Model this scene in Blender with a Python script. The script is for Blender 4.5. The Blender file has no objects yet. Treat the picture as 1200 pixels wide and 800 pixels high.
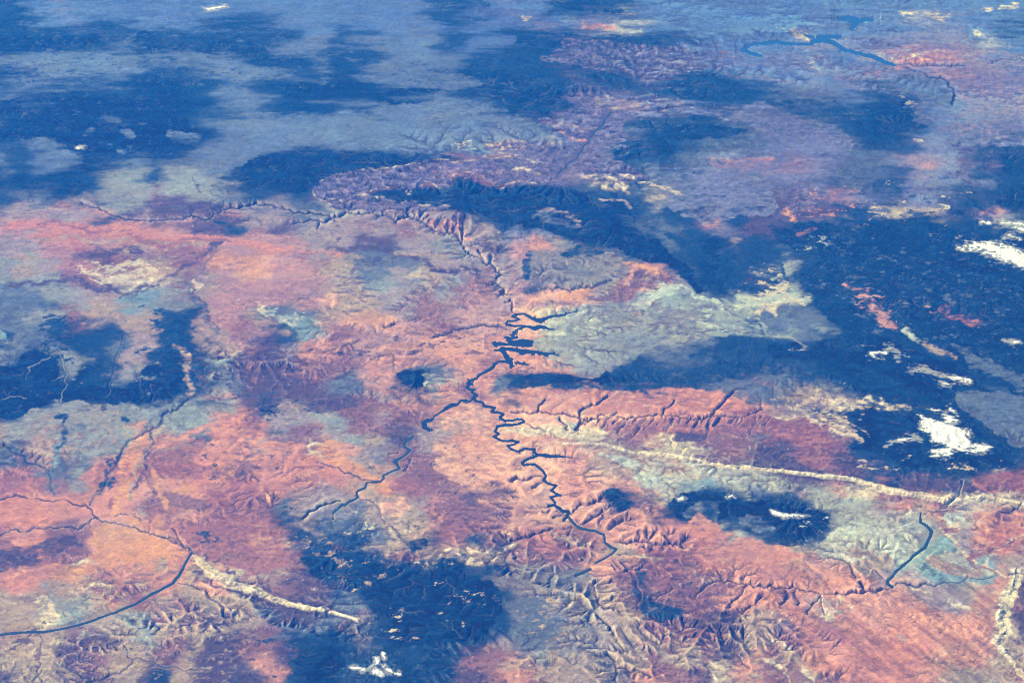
# A high desert plateau seen obliquely from low orbit: reservoirs and rivers in
# incised canyons, forested mesas, cream hogback ridges and snow-covered peaks.
# One Blender unit is one kilometre; the ground follows the curve of the Earth.
import bpy, math, time
import numpy as np
from mathutils import Matrix, Vector

T0 = time.time()
F32 = np.float32
R_E = 6371.0
ALT = 414.6          # orbit height, km
PITCH = 30.24        # degrees below the camera's own horizontal
FOC = 4061.0         # focal length in image pixels (1200 across)
NX, NY = 1800, 1240
SUN_AZ_X, SUN_AZ_Y, SUN_EL = -1.0, 0.12, 33.0
rng = np.random.default_rng(7)

# ------------------------------------------------------------------ geometry
# camera above the globe, then the frame is turned so that the aimed-at ground
# point is the origin with +Z up and +Y away from the camera
def _hit(dv, c):
    b = (dv * c).sum(-1)
    q = (c * c).sum(-1) - R_E ** 2
    disc = np.maximum(b * b - q, 0)
    return -b - np.sqrt(disc)

_c0 = np.array([0., 0., R_E + ALT])
_p = math.radians(PITCH)
_fw = np.array([0., math.cos(_p), -math.sin(_p)])
_up = np.array([0., math.sin(_p), math.cos(_p)])
_t = _hit(_fw, _c0)
_g = _c0 + _fw * _t
_th = math.atan2(_g[1], _g[2])
_Rm = np.array([[1, 0, 0], [0, math.cos(_th), -math.sin(_th)], [0, math.sin(_th), math.cos(_th)]])
CAM = _Rm @ _c0 - np.array([0, 0, R_E])
FW = _Rm @ _fw
UP = _Rm @ _up

def ground_at(sx, sy):
    """image pixel coordinates (1200 x 800 image) -> points on the reference globe, km"""
    d = (FW[None] + ((sx - 600) / FOC)[..., None] * np.array([1., 0, 0])
         - ((sy - 400) / FOC)[..., None] * UP)
    d /= np.linalg.norm(d, axis=-1, keepdims=True)
    c = CAM + np.array([0, 0, R_E])
    return CAM + d * _hit(d, c)[..., None]

# ------------------------------------------------------------------ noise
def _hash(ix, iy, seed):
    h = (ix.astype(np.uint32) * np.uint32(374761393) + iy.astype(np.uint32) * np.uint32(668265263)
         + np.uint32((seed * 2246822519) & 0xffffffff))
    h = (h ^ (h >> np.uint32(13))) * np.uint32(1274126177)
    h ^= h >> np.uint32(16)
    return (h & np.uint32(0xffffff)).astype(F32) / F32(0x800000) - F32(1)

def vnoise(x, y, seed):
    x0 = np.floor(x); y0 = np.floor(y)
    fx = (x - x0).astype(F32); fy = (y - y0).astype(F32)
    ix = x0.astype(np.int64) & 0xffffffff; iy = y0.astype(np.int64) & 0xffffffff
    jx = (ix + 1) & 0xffffffff; jy = (iy + 1) & 0xffffffff
    fx = fx * fx * (3 - 2 * fx); fy = fy * fy * (3 - 2 * fy)
    a = _hash(ix, iy, seed); b = _hash(jx, iy, seed)
    c = _hash(ix, jy, seed); d = _hash(jx, jy, seed)
    return (a + (b - a) * fx) * (1 - fy) + (c + (d - c) * fx) * fy

def fbm(x, y, scale, seed, octs=4, gain=0.5, ridge=False):
    o = np.zeros(x.shape, F32); amp = 1.0; tot = 0.0; s = 1.0 / scale
    for k in range(octs):
        ca, sa = math.cos(0.7 * k + 0.3), math.sin(0.7 * k + 0.3)
        n = vnoise((x * ca - y * sa) * s + 17.3 * k, (x * sa + y * ca) * s - 9.1 * k, seed * 31 + k)
        if ridge: n = 1 - 2 * np.abs(n)
        o += F32(amp) * n; tot += amp; amp *= gain; s *= 2.03
    return o * F32(2.1 / tot)

# ------------------------------------------------------------------ the sheet
SX0, SX1, SY0, SY1 = -50., 1250., -42., 836.
def axis(a, b, n, lo, hi):
    core = np.linspace(a, b, n)
    out = np.geomspace(6, 2200, 12)
    left = a - out[::-1]; right = b + out
    left = left[left > lo]; right = right[right < hi]
    return np.concatenate([left, core, right]), len(left)
ux, OX = axis(SX0, SX1, NX, -1900, 3100)
uy, OY = axis(SY0, SY1, NY, -310, 2400)      # -315 is the horizon
GXs, GYs = np.meshgrid(ux, uy)
PTS = ground_at(GXs, GYs)
core = (slice(OY, OY + NY), slice(OX, OX + NX))
SX = GXs[core].astype(F32); SY = GYs[core].astype(F32)
P0 = PTS[core]
WX = P0[..., 0].astype(F32); WY = P0[..., 1].astype(F32)
DU = (SX1 - SX0) / (NX - 1); DV = (SY1 - SY0) / (NY - 1)

# ------------------------------------------------------------------ land cover
# land cover traced in image pixels, one letter per 20 x 20 pixel square
COVER = """
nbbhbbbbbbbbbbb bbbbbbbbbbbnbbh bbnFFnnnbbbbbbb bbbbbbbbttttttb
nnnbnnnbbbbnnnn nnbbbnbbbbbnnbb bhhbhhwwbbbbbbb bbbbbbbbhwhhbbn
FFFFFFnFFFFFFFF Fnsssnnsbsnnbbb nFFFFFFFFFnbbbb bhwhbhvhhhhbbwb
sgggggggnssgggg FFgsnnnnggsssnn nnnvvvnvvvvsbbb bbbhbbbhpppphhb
Fsssssssnnnnnss gnnsFFsgggggFFF nnnFFFFnvvFFFnb bbbhbphhbbbhhhh
sssnnnnFFFnnsss nnFFFFFsnnsnFFF FFFvvvvnsnFnnnn sslbbnnnbbbhhhh
nnnnnNNNNNNnnns nFnnsgFFgggggsn FFFvvmhhssnnsFs ssnnsnFFnbbhhhh
nNNNNNggNgNNnss sgggggggggggggg gsnhmvhnFFFFFns slssnnFFsnbvbhh
nnngNNNNNNNNsgg gggggggggggggwh hwhhmvhnnnnssss lllssFnnnhhmnnn
gngggNNngnssggg gnNNNNNNNvmmvmm mnmmvhnFnnsshhh hphhsshppphvnmF
FFFFFngggnggggN NNNNvmmmmmmmNmm mmmmhwhnssnhhhs hhhnsnnnhhhmhnn
nssnFngggmgggsF nsnnvmvvNvNNNNN NNNNFnnnwssmhhn vmmpphnnhhnnnnF
shhhhhnvhvvvvmh hhssgghvvvhvFFN NggnNNNnsnnmpnv vmvvnnhwWwmFmpF
ppPPPPPPPPppvnh mvvhhhmhmhmmhhs hhsgnFNFnsnnhnv vvphwnFFFFnnnWW
hhpprppyyppmPPP ppphvhvvhhgggvg pphvvvssgnFFFhn nnWnnFFvnFNNnnn
gyhgmvvmmyymoPo PPPmyyssssyhhmh psssssyPsnnFFnn sWnnnnnFvnsnnFN
gggghmwwwwmhypo ypPppysghwygymh hnsssypvmhgnFnv WnFnNNNNnsnnnns
sssgghsttggypPp pppPoyyyhmmhmpP pPPopmmpwggssWW WWnnnnpNNpnnsns
ssgnmyyygnnFypm ysssyooopmmmppP PPwWgggggsssgsn snssnnppsnmmphn
nssFNnnyynFFyph vntgmpphpppmpPp pPwggggggnnssnn sgsgnssswsvnnss
ggssnnshhnnFyhm vhopphppppppppp pngggggssgsgsnn nFNFFFFnFFhysnn
sFNggNnhhnFNgvm vvmmmmpppssspmm ppphgnnnnsnnnFF nnnnFnnFFFFFshs
nNNNsNngggnnNsv vvvvsshhnNtwmps FFFFFnnnnnnssss ssssnnsFFFFnnFn
gNNNNNNNNNNNgmv nhhvvvmppyppmpp PPPhppPppPPpPPp yyywwwwynFFnsss
nsggyyyggttgPmm mhhttmmmmmppPPP PPPPPPrrPrrrrrr ywwwwFFnFFFFsss
ygyysyyypygsPPp Psmphtyhvhhyppp wwwwwmmmrsvvmms rrryyysnnFFFFns
svyysyyypymPomv hmPopphtmmmppPP ppPpyyyywwwmmvv vvrrmnnnFFFFNnn
rmpstPrrmPvPmmP PPppopypymmppPP PPPpPPyyyyWWggg vvvmvvvnnnFFnwv
rrprsPPPpPoPprr PPPmpyyPrrmmpPv PPpppPpyWWtgggs gwmpwwrrmvvsrrr
PPPPPPPPmrpprrm vshhhsyyygprvmm pPppPvnvpyWnFnF sngggghpypmwwwy
PPPPPPPoPorprrr rFnyssyyyprmmrm PPPPpPppFFnnnFF FnFngggWsywhpmp
rPPmmpooooPPrvr ppnnnnsyyynrrnn rPrmrpppPPPPgWs nFFngWWWhtyhpPP
vvmvmpPooopPpvm pmnvvnnymyyyhyy mrrrmyyprrpPPPw yyggyyyytwWWtyy
PpPoooPppppypwm mmvmvvnnFnFFFnv sssnypmvrrmpppp PppppyhtWttwtpy
mPpyyymmppyyppw ymvvnnmhNNnNnss FnnssymvmmrmmpP mPpppphphhhhhwm
yvgygypymymygyy svvvssnssNFFnFn nngsghyvvvmmpmp pmhyPppPpphhpym
yywggyyggyvvvyy ssssnmhnsnFFFnn snnsngyymmvmvyy sPPrpPpPpppppyv
mmyymvvyvmmyvvm mvnnnnynmNNnnnh nnssshgmyymmvyy mmPrPPPPpPpppwv
yyyvvmyyvnmyvvy pvnNNnnnnnFnmmy mgygsnyymyymvvp mypPPPPPPpyppyy
vyyyvvyyvnyvvnv npnNNnnnFnnnvmp mvyyysnprmvvwyp mmymPPPPPppyyym
"""
rows = [r.replace(' ', '') for r in COVER.strip().split('\n')]
assert len(rows) == 40
for i, r in enumerate(rows):
    if len(r) != 60: print('ROW', i, len(r))
rows = [(r + r[-1] * 60)[:60] for r in rows]
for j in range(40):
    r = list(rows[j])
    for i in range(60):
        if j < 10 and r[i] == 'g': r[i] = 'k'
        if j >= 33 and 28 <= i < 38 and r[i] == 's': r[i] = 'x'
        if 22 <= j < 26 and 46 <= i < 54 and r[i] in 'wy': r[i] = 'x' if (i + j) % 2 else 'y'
        if j < 8 and not (j == 3 and i > 50): r[i] = {'w': 'f', 'y': 'l', 'p': 'u', 't': 'b', 'h': 'l', 'v': 'c', 'm': 'c', 's': 'k' if i < 30 else 's'}.get(r[i], r[i])  # far rows swap to kinds with the haze veil painted in
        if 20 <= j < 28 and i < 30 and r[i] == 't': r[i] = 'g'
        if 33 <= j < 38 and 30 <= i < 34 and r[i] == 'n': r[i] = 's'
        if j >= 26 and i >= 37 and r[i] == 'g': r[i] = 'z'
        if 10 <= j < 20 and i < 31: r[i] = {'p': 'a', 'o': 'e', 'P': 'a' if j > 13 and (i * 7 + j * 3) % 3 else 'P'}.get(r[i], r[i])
        if j < 14 and i >= 30 and not (j < 5 and i > 50): r[i] = {'p': 'u', 'h': 'l', 'm': 'c', 'P': 'u'}.get(r[i], r[i])  # upper right takes the haze-tinted kinds too
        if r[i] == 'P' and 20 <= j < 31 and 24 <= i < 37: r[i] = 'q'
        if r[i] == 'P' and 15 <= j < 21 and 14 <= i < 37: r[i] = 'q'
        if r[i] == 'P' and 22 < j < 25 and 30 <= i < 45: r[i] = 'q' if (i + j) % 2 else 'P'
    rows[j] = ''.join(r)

# surface kinds: albedo (linear), base elevation (km over datum), erodibility, woodedness
KINDS = {
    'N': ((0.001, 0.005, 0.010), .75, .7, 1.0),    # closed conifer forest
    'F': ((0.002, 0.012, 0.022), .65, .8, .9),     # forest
    'n': ((0.012, 0.033, 0.075), .40, .9, .45),     # open woodland
    's': ((0.082, 0.105, 0.155), .20, .7, .1),      # grey shale
    'g': ((0.190, 0.215, 0.230), .15, .6, 0),       # pale steppe
    'b': ((0.078, 0.135, 0.330), .10, .5, 0),       # far steppe, bluish distance haze put into its colour
    'h': ((0.235, 0.195, 0.220), .10, .6, 0),       # lilac flats
    'm': ((0.180, 0.092, 0.100), .10, 1.6, .05),    # maroon mudstone
    'v': ((0.068, 0.047, 0.075), .25, 1.8, .2),     # dark purple badland
    'r': ((0.220, 0.098, 0.100), .00, .9, 0),       # dark red beds
    'p': ((0.390, 0.200, 0.150), .00, .8, 0),       # pink sandstone
    'P': ((0.385, 0.180, 0.135), -.05, .5, 0),      # salmon sand
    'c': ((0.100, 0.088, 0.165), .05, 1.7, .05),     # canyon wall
    'u': ((0.205, 0.150, 0.230), .05, .8, 0),      # far rose flats with a blue haze tint painted in
    'l': ((0.135, 0.150, 0.280), .05, .6, 0),      # far flats, grey-lilac from haze worked into the colour
    'a': ((0.310, 0.180, 0.185), .05, .8, 0),      # dusty rose plain
    'e': ((0.410, 0.225, 0.135), .00, .5, 0),      # apricot sand
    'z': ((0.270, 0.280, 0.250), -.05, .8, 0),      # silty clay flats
    'f': ((0.300, 0.330, 0.420), .05, .6, 0),      # far pale playa, haze blue mixed into its colour
    'x': ((.165, .155, .165), .15, 1.2, 0),     # weathered grey bench
    'q': ((0.500, 0.295, 0.215), -.05, .5, 0),      # pale pink slickrock
    'k': ((0.095, 0.135, 0.240), .15, .5, 0),       # high steppe, blue-grey from distance haze painted in
    'o': ((0.450, 0.225, 0.100), -.05, .3, 0),      # orange dune sand
    'y': ((0.270, 0.210, 0.170), .05, 1.0, 0),      # tan slickrock
    'w': ((0.450, 0.395, 0.300), .10, .8, 0),       # cream sandstone
    'W': ((0.340, 0.380, 0.360), -.05, .8, 0),      # bleached clay
    't': ((0.150, 0.235, 0.280), -.05, .4, 0),      # blue-green clay
}
order = list(KINDS)
NK = len(order)
onehot = np.zeros((NK, 40, 60), F32)
for j, r in enumerate(rows):
    for i, ch in enumerate(r):
        onehot[order.index(ch), j, i] = 1

def blur1(a, ax, s):
    r = int(max(1, math.ceil(3 * s))); k = np.exp(-0.5 * (np.arange(-r, r + 1) / s) ** 2); k /= k.sum()
    pad = [(0, 0)] * a.ndim; pad[ax] = (r, r)
    p = np.pad(a, pad, mode='edge'); o = np.zeros_like(a)
    n = a.shape[ax]
    for q, w in enumerate(k):
        sl = [slice(None)] * a.ndim; sl[ax] = slice(q, q + n)
        o += F32(w) * p[tuple(sl)]
    return o
def blur(a, sy, sx=None):
    return blur1(blur1(a, a.ndim - 2, sy), a.ndim - 1, sx or sy)

def bilerp(tab, fx, fy):
    H, W = tab.shape[-2:]
    fx = np.clip(fx, 0, W - 1.001); fy = np.clip(fy, 0, H - 1.001)
    ix = fx.astype(np.int32); iy = fy.astype(np.int32); ax = (fx - ix).astype(F32); ay = (fy - iy).astype(F32)
    t = tab.reshape(-1); k = iy * W + ix
    return (t[k] * (1 - ax) + t[k + 1] * ax) * (1 - ay) + (t[k + W] * (1 - ax) + t[k + W + 1] * ax) * ay

# ragged boundaries: everything looked up by image pixel goes through this warp
FAR = np.clip((300 - SY) / 180, 0, 1)          # broad basin-and-range country beyond the canyon
STK = fbm(WX * .30 + WY * .05, WY * 1.3, 6, 7, 6, .68); STK2 = fbm(WX * .5, WY * 1.2, 3, 8, 4, .7)
wpx = (fbm(WX, WY, 14, 1, 5, .55) * 13) * (1 - FAR) + fbm(WX, WY * 1.6, 26, 5, 6, .6) * 26 * FAR + fbm(WX, WY, 2.2, 3, 3, .6) * 2.2
wpy = (fbm(WX, WY, 14, 2, 5, .55) * 8) * (1 - FAR) + fbm(WX * .55, WY, 22, 6, 6, .6) * 6 * FAR + fbm(WX, WY, 2.2, 4, 3, .6) * 1.6
QX = SX + wpx; QY = SY + wpy
small_w = 0.22
RX = SX + wpx * small_w; RY = SY + wpy * small_w
RX2 = SX + wpx * .5; RY2 = SY + wpy * .5     # gentler warp for traced outlines

# ---- traced outlines: polygons of one kind
POLYS = [
 ('F', [(905,268),(1000,258),(1100,262),(1200,272),(1260,275),(1260,480),(1150,450),(1080,410),(1000,395),(950,352),(940,300)], .9),
 ('F', [(950,400),(1000,388),(1080,410),(1180,470),(1190,545),(1060,545),(1000,520),(1010,480),(1000,455),(955,440)], .85), ('n', [(840,395),(950,400),(960,445),(840,445)], .6),
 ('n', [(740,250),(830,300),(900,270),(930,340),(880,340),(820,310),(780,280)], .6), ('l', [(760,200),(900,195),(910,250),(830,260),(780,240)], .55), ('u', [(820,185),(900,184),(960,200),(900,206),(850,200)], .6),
 ('N', [(490,220),(520,212),(545,207),(560,212),(585,216),(615,214),(650,218),(670,222),(700,232),(720,245),(735,262),(760,285),(790,305),(820,330),(835,345),(815,340),(790,322),(760,303),(720,290),(690,283),(660,276),(630,268),(600,262),(570,255),(545,248),(520,246),(490,243),(455,238),(430,233),(450,228),(470,226),(485,230)], 2.2),
 ('N', [(275,195),(300,185),(340,180),(400,178),(460,178),(520,180),(555,184),(530,190),(490,194),(450,200),(410,205),(390,210),(375,225),(340,230),(300,222),(280,208)], 1.6),
 ('N', [(0,118),(60,110),(110,112),(150,118),(190,130),(230,140),(250,160),(240,170),(200,175),(160,178),(110,180),(60,165),(20,165),(-60,160),(-60,118)], 1.5),
 ('F', [(-60,40),(100,43),(112,60),(40,62),(-60,65)], 1.6),
 ('F', [(150,38),(300,45),(330,65),(250,62),(150,55)], 1.4),
 ('F', [(-60,78),(30,80),(60,92),(20,94),(-60,95)], 1.4),
 ('F', [(310,100),(360,95),(420,95),(510,105),(512,120),(490,122),(460,125),(420,115),(350,112)], 1.5),
 ('F', [(535,82),(560,80),(600,92),(640,100),(665,112),(690,125),(650,125),(600,115),(560,105)], 1.6),
 ('F', [(595,38),(650,38),(720,44),(725,40),(760,42),(795,44),(800,55),(700,60),(640,58),(600,52)], 1.4),
 ('F', [(665,82),(720,85),(740,95),(765,100),(800,90),(855,86),(862,96),(905,110),(880,118),(800,114),(740,106),(700,96)], 1.5), ('l', [(760,112),(820,120),(900,122),(980,150),(1000,180),(900,172),(880,148),(840,138),(770,128)], .9),
 ('F', [(730,135),(770,135),(800,145),(850,150),(880,155),(850,162),(800,167),(760,168),(722,158)], 1.6),
 ('F', [(710,170),(760,168),(795,172),(790,182),(750,184),(715,178)], 1.2),
 ('F', [(640,5),(690,8),(740,14),(755,18),(700,18),(660,12)], 1.2),
 ('F', [(500,-10),(560,-10),(572,6),(535,9),(505,3)], 1.3),
 ('F', [(1020,93),(1062,93),(1075,103),(1050,108),(1025,103)], 1.2),
 ('F', [(1040,120),(1085,130),(1108,145),(1075,152),(1030,162),(1000,158),(1005,140)], 1.4),
 ('F', [(900,108),(950,120),(1005,132),(1000,140),(940,134),(900,122)], .5),
 ('N', [(-60,440),(20,430),(30,415),(45,408),(66,425),(75,450),(100,455),(130,455),(160,442),(190,430),(212,400),(218,420),(215,440),(220,460),(200,472),(150,475),(110,470),(60,475),(20,488),(-60,492)], 1.9),

 ('N', [(470,442),(480,437),(497,436),(506,441),(509,447),(500,453),(480,454),(470,449)], 1.9),
 ('g', [(498,442),(515,440),(522,448),(512,458),(498,456)], .8),
 ('N', [(620,447),(622,440),(650,437),(678,441),(694,441),(702,431),(716,441),(736,441),(742,436),(752,446),(700,450),(640,449)], 1.9),
 ('n', [(720,425),(770,428),(900,428),(905,440),(800,446),(750,446)], .8),
 ('N', [(420,672),(460,668),(500,672),(560,675),(590,690),(600,705),(570,740),(520,755),(470,762),(440,750),(445,735),(420,700)], 1.0),
 ('N', [(365,772),(400,770),(412,785),(395,793),(370,788)], 1.5),
 ('N', [(480,745),(510,740),(512,752),(490,760),(478,757)], 1.5),
 ('F', [(345,650),(380,640),(430,655),(470,670),(430,690),(395,680),(360,670)], .9),
 ('F', [(476,630),(495,628),(500,640),(485,643),(476,640)], 1.0),
 ('N', [(782,592),(800,582),(820,577),(850,580),(870,588),(900,592),(915,594),(945,595),(975,605),(972,622),(945,632),(925,630),(900,618),(880,606),(855,604),(820,612),(790,608)], 1.2),
 ('s', [(822,590),(835,592),(845,600),(840,610),(815,612),(800,606)], .5), ('s', [(860,600),(880,604),(905,615),(915,626),(890,622),(865,612)], .45),
 ('F', [(708,575),(722,573),(728,585),(738,590),(735,600),(722,598),(716,590),(707,584)], 1.2),
 ('N', [(985,490),(1020,470),(1060,480),(1078,500),(1075,535),(1110,540),(1165,528),(1192,540),(1160,550),(1060,543),(1000,525)], 1.3),
 ('N', [(1020,380),(1060,410),(1120,430),(1150,455),(1110,460),(1060,452),(1045,440),(1010,420)], 1.0),
 ('s', [(1120,455),(1200,465),(1260,470),(1260,520),(1190,522),(1150,500),(1125,480)], 1.2),
 ('s', [(1060,380),(1100,395),(1140,430),(1200,460),(1200,440),(1150,420),(1110,400),(1080,385)], .8),
 ('N', [(985,340),(1040,330),(1080,345),(1085,375),(1050,370),(1020,350)], .9),
 ('N', [(1095,300),(1140,304),(1200,316),(1260,318),(1260,330),(1190,330),(1120,318)], 1.5),
 ('N', [(1182,285),(1210,283),(1210,298),(1190,296)], 1.8),
 ('N', [(900,405),(940,400),(990,408),(1030,415),(1060,440),(1000,430),(940,425),(905,418)], .9),
 # the great canyon's fretted walls and the canyons joining it
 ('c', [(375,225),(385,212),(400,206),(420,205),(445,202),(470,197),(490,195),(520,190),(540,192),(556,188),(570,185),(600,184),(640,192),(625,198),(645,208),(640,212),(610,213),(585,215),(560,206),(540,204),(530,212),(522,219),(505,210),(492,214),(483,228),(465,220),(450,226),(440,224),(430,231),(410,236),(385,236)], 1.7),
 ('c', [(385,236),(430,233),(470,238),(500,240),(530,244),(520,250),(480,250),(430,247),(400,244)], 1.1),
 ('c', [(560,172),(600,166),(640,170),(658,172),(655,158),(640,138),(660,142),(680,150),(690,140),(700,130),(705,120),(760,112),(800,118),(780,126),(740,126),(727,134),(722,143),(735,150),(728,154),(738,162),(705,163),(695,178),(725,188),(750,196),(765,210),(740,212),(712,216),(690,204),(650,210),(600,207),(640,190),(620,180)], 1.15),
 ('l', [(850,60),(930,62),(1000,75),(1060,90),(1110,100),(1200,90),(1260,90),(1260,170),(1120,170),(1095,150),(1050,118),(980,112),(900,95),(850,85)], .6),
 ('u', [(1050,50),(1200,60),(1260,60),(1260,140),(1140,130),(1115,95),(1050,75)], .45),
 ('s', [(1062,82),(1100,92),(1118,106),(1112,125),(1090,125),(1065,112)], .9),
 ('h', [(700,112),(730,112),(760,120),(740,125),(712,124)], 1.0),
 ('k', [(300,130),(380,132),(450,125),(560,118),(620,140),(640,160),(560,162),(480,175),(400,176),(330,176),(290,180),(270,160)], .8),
 ('s', [(430,78),(530,72),(545,85),(535,98),(500,88),(440,84)], .8),
 ('c', [(655,50),(760,60),(850,62),(900,70),(850,80),(780,88),(700,82),(640,75)], .45),
 ('k', [(116,139),(130,136),(152,142),(140,146)], 1.6), ('k', [(100,151),(112,150),(117,156),(104,158)], 1.6), ('k', [(148,151),(165,150),(160,163),(147,160)], 1.6), ('k', [(40,166),(58,163),(60,172),(38,178)], 1.4), ('k', [(62,178),(90,178),(98,186),(60,186)], 1.2), ('k', [(137,175),(155,174),(150,181)], 1.4), ('k', [(205,150),(235,160),(240,172),(210,166)], 1.2),
 # grey bench west of the reservoir, its cliff, and the pale badlands beyond it
 ('x', [(612,298),(640,296),(665,285),(700,285),(730,300),(740,312),(730,325),(700,330),(660,338),(625,336),(622,315)], 1.3),
 ('n', [(612,298),(622,296),(628,318),(622,334),(616,320)], 1.0),
 ('n', [(655,288),(700,284),(715,292),(690,300),(655,300)], 1.0),
 ('g', [(648,365),(700,360),(760,345),(790,335),(820,350),(870,378),(900,395),(860,395),(780,405),(700,425),(640,415),(625,400),(638,380)], .7),
 ('W', [(735,360),(765,345),(778,335),(800,340),(775,350),(760,362),(730,364)], .9),
 ('W', [(700,530),(745,535),(752,548),(750,555),(768,562),(765,572),(750,562),(740,545)], .8),
 ('P', [(820,600),(860,625),(900,635),(950,655),(890,672),(840,650),(800,620)], .8),
 ('W', [(995,615),(1060,625),(1080,640),(1060,660),(1010,645),(960,640)], 1.0),
 ('W', [(1075,650),(1110,642),(1150,660),(1165,672),(1120,665),(1085,660)], 1.3),
 ('y', [(1073,652),(1090,648),(1130,662),(1160,665),(1130,674),(1095,668)], 1.5),
 ('t', [(1062,664),(1080,666),(1120,676),(1172,668),(1160,680),(1120,682),(1085,678)], 1.3),
 ('t', [(1090,622),(1108,628),(1118,642),(1085,648)], 1.3),
 ('W', [(1090,602),(1130,600),(1135,610),(1105,608)], 1.2),
 ('r', [(1090,606),(1120,612),(1122,622),(1100,618)], 1.3),
 ('v', [(1188,672),(1260,670),(1260,790),(1225,790),(1200,760),(1190,740),(1192,700)], 1.0),
 ('v', [(1040,553),(1120,560),(1200,560),(1200,572),(1130,574),(1060,572)], .8),
 ('r', [(1130,560),(1200,548),(1260,545),(1260,572),(1200,574),(1150,572)], 1.0),
 ('m', [(185,571),(215,580),(245,592),(240,600),(200,595),(186,585)], 1.2),
 ('r', [(183,510),(235,515),(250,545),(220,562),(180,555),(172,535)], .8),
 ('r', [(120,583),(140,566),(145,572),(135,590),(122,592)], 1.2),
 ('o', [(118,610),(180,618),(205,635),(215,648),(170,655),(120,648),(105,630)], .9),
 ('o', [(150,520),(170,505),(172,535),(155,560),(148,590),(130,600),(125,580),(140,550)], .7),
 ('v', [(-60,640),(20,638),(90,630),(100,640),(50,650),(10,665),(-60,668)], .8),
 ('r', [(205,608),(225,608),(245,625),(290,640),(330,640),(340,660),(290,680),(240,660),(225,640)], .9),
 ('P', [(225,545),(290,538),(350,545),(400,570),(430,562),(390,540),(340,520),(300,515),(250,510)], .7),
 ('o', [(358,530),(400,530),(445,560),(470,580),(440,575),(400,545),(362,535)], .7),
 ('q', [(500,515),(540,520),(605,525),(612,545),(590,560),(560,572),(530,560),(505,540)], .6), ('q', [(545,470),(580,480),(580,520),(540,515),(515,500)], .5), ('q', [(440,590),(470,575),(475,600),(450,605)], .8),
 ('w', [(630,500),(655,498),(700,500),(710,512),(690,520),(650,516),(635,510)], .9),
 ('W', [(655,490),(680,492),(678,500),(660,500)], 1.2),
 ('P', [(610,462),(700,458),(830,455),(870,465),(880,484),(830,484),(760,482),(690,484),(620,478)], .9),
 ('r', [(690,492),(880,490),(940,500),(950,520),(900,512),(830,510),(760,505),(700,505)], .9),
 ('v', [(790,508),(830,510),(820,520),(795,518)], 1.2),
 ('n', [(600,450),(740,452),(800,452),(740,458),(660,460),(600,458)], .9),
 ('s', [(660,745),(700,740),(760,700),(780,740),(740,760),(700,750)], .0),
 ('n', [(735,670),(752,675),(748,690),(770,705),(800,712),(770,725),(750,715),(745,695)], 1.2),
 ('t', [(-60,388),(5,372),(10,385),(12,400),(-60,405)], .9),
 ('g', [(0,500),(40,480),(90,475),(150,478),(190,480),(160,500),(150,525),(95,540),(60,510),(20,520)], .6),
]
def inside(poly, x, y):
    r = np.zeros(x.shape, bool); n = len(poly)
    for i in range(n):
        x1, y1 = poly[i]; x2, y2 = poly[(i + 1) % n]
        if y1 == y2: continue
        c = ((y1 > y) != (y2 > y)) & (x < (x2 - x1) * (y - y1) / (y2 - y1) + x1)
        r ^= c
    return r

def win(x0, y0, x1, y1):
    a = max(0, int((x0 - SX0) / DU)); b = min(NX, int((x1 - SX0) / DU) + 2)
    c = max(0, int((y0 - SY0) / DV)); d = min(NY, int((y1 - SY0) / DV) + 2)
    return (slice(c, d), slice(a, b)) if b > a and d > c else None

# soft class weights
tab = blur(onehot, .55)
Wt = np.empty((NK, NY, NX), F32)
fx = (QX - 10) / 20; fy = (QY - 10) / 20
for k in range(NK):
    n1 = fbm(WX, WY, 9, 50 + k, 5, .62) * (1 - FAR) + fbm(WX * .45, WY * 1.15, 9, 150 + k, 5, .66) * FAR * .9 + STK * FAR * (.35 if k in (0, 1, 2) else -.2)
    Wt[k] = (bilerp(tab[k], fx, fy) + 1e-4) ** 1.5 * np.exp(n1 * 2.1)
Wt /= Wt.sum(0)
print('cover', round(time.time() - T0, 1))

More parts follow.
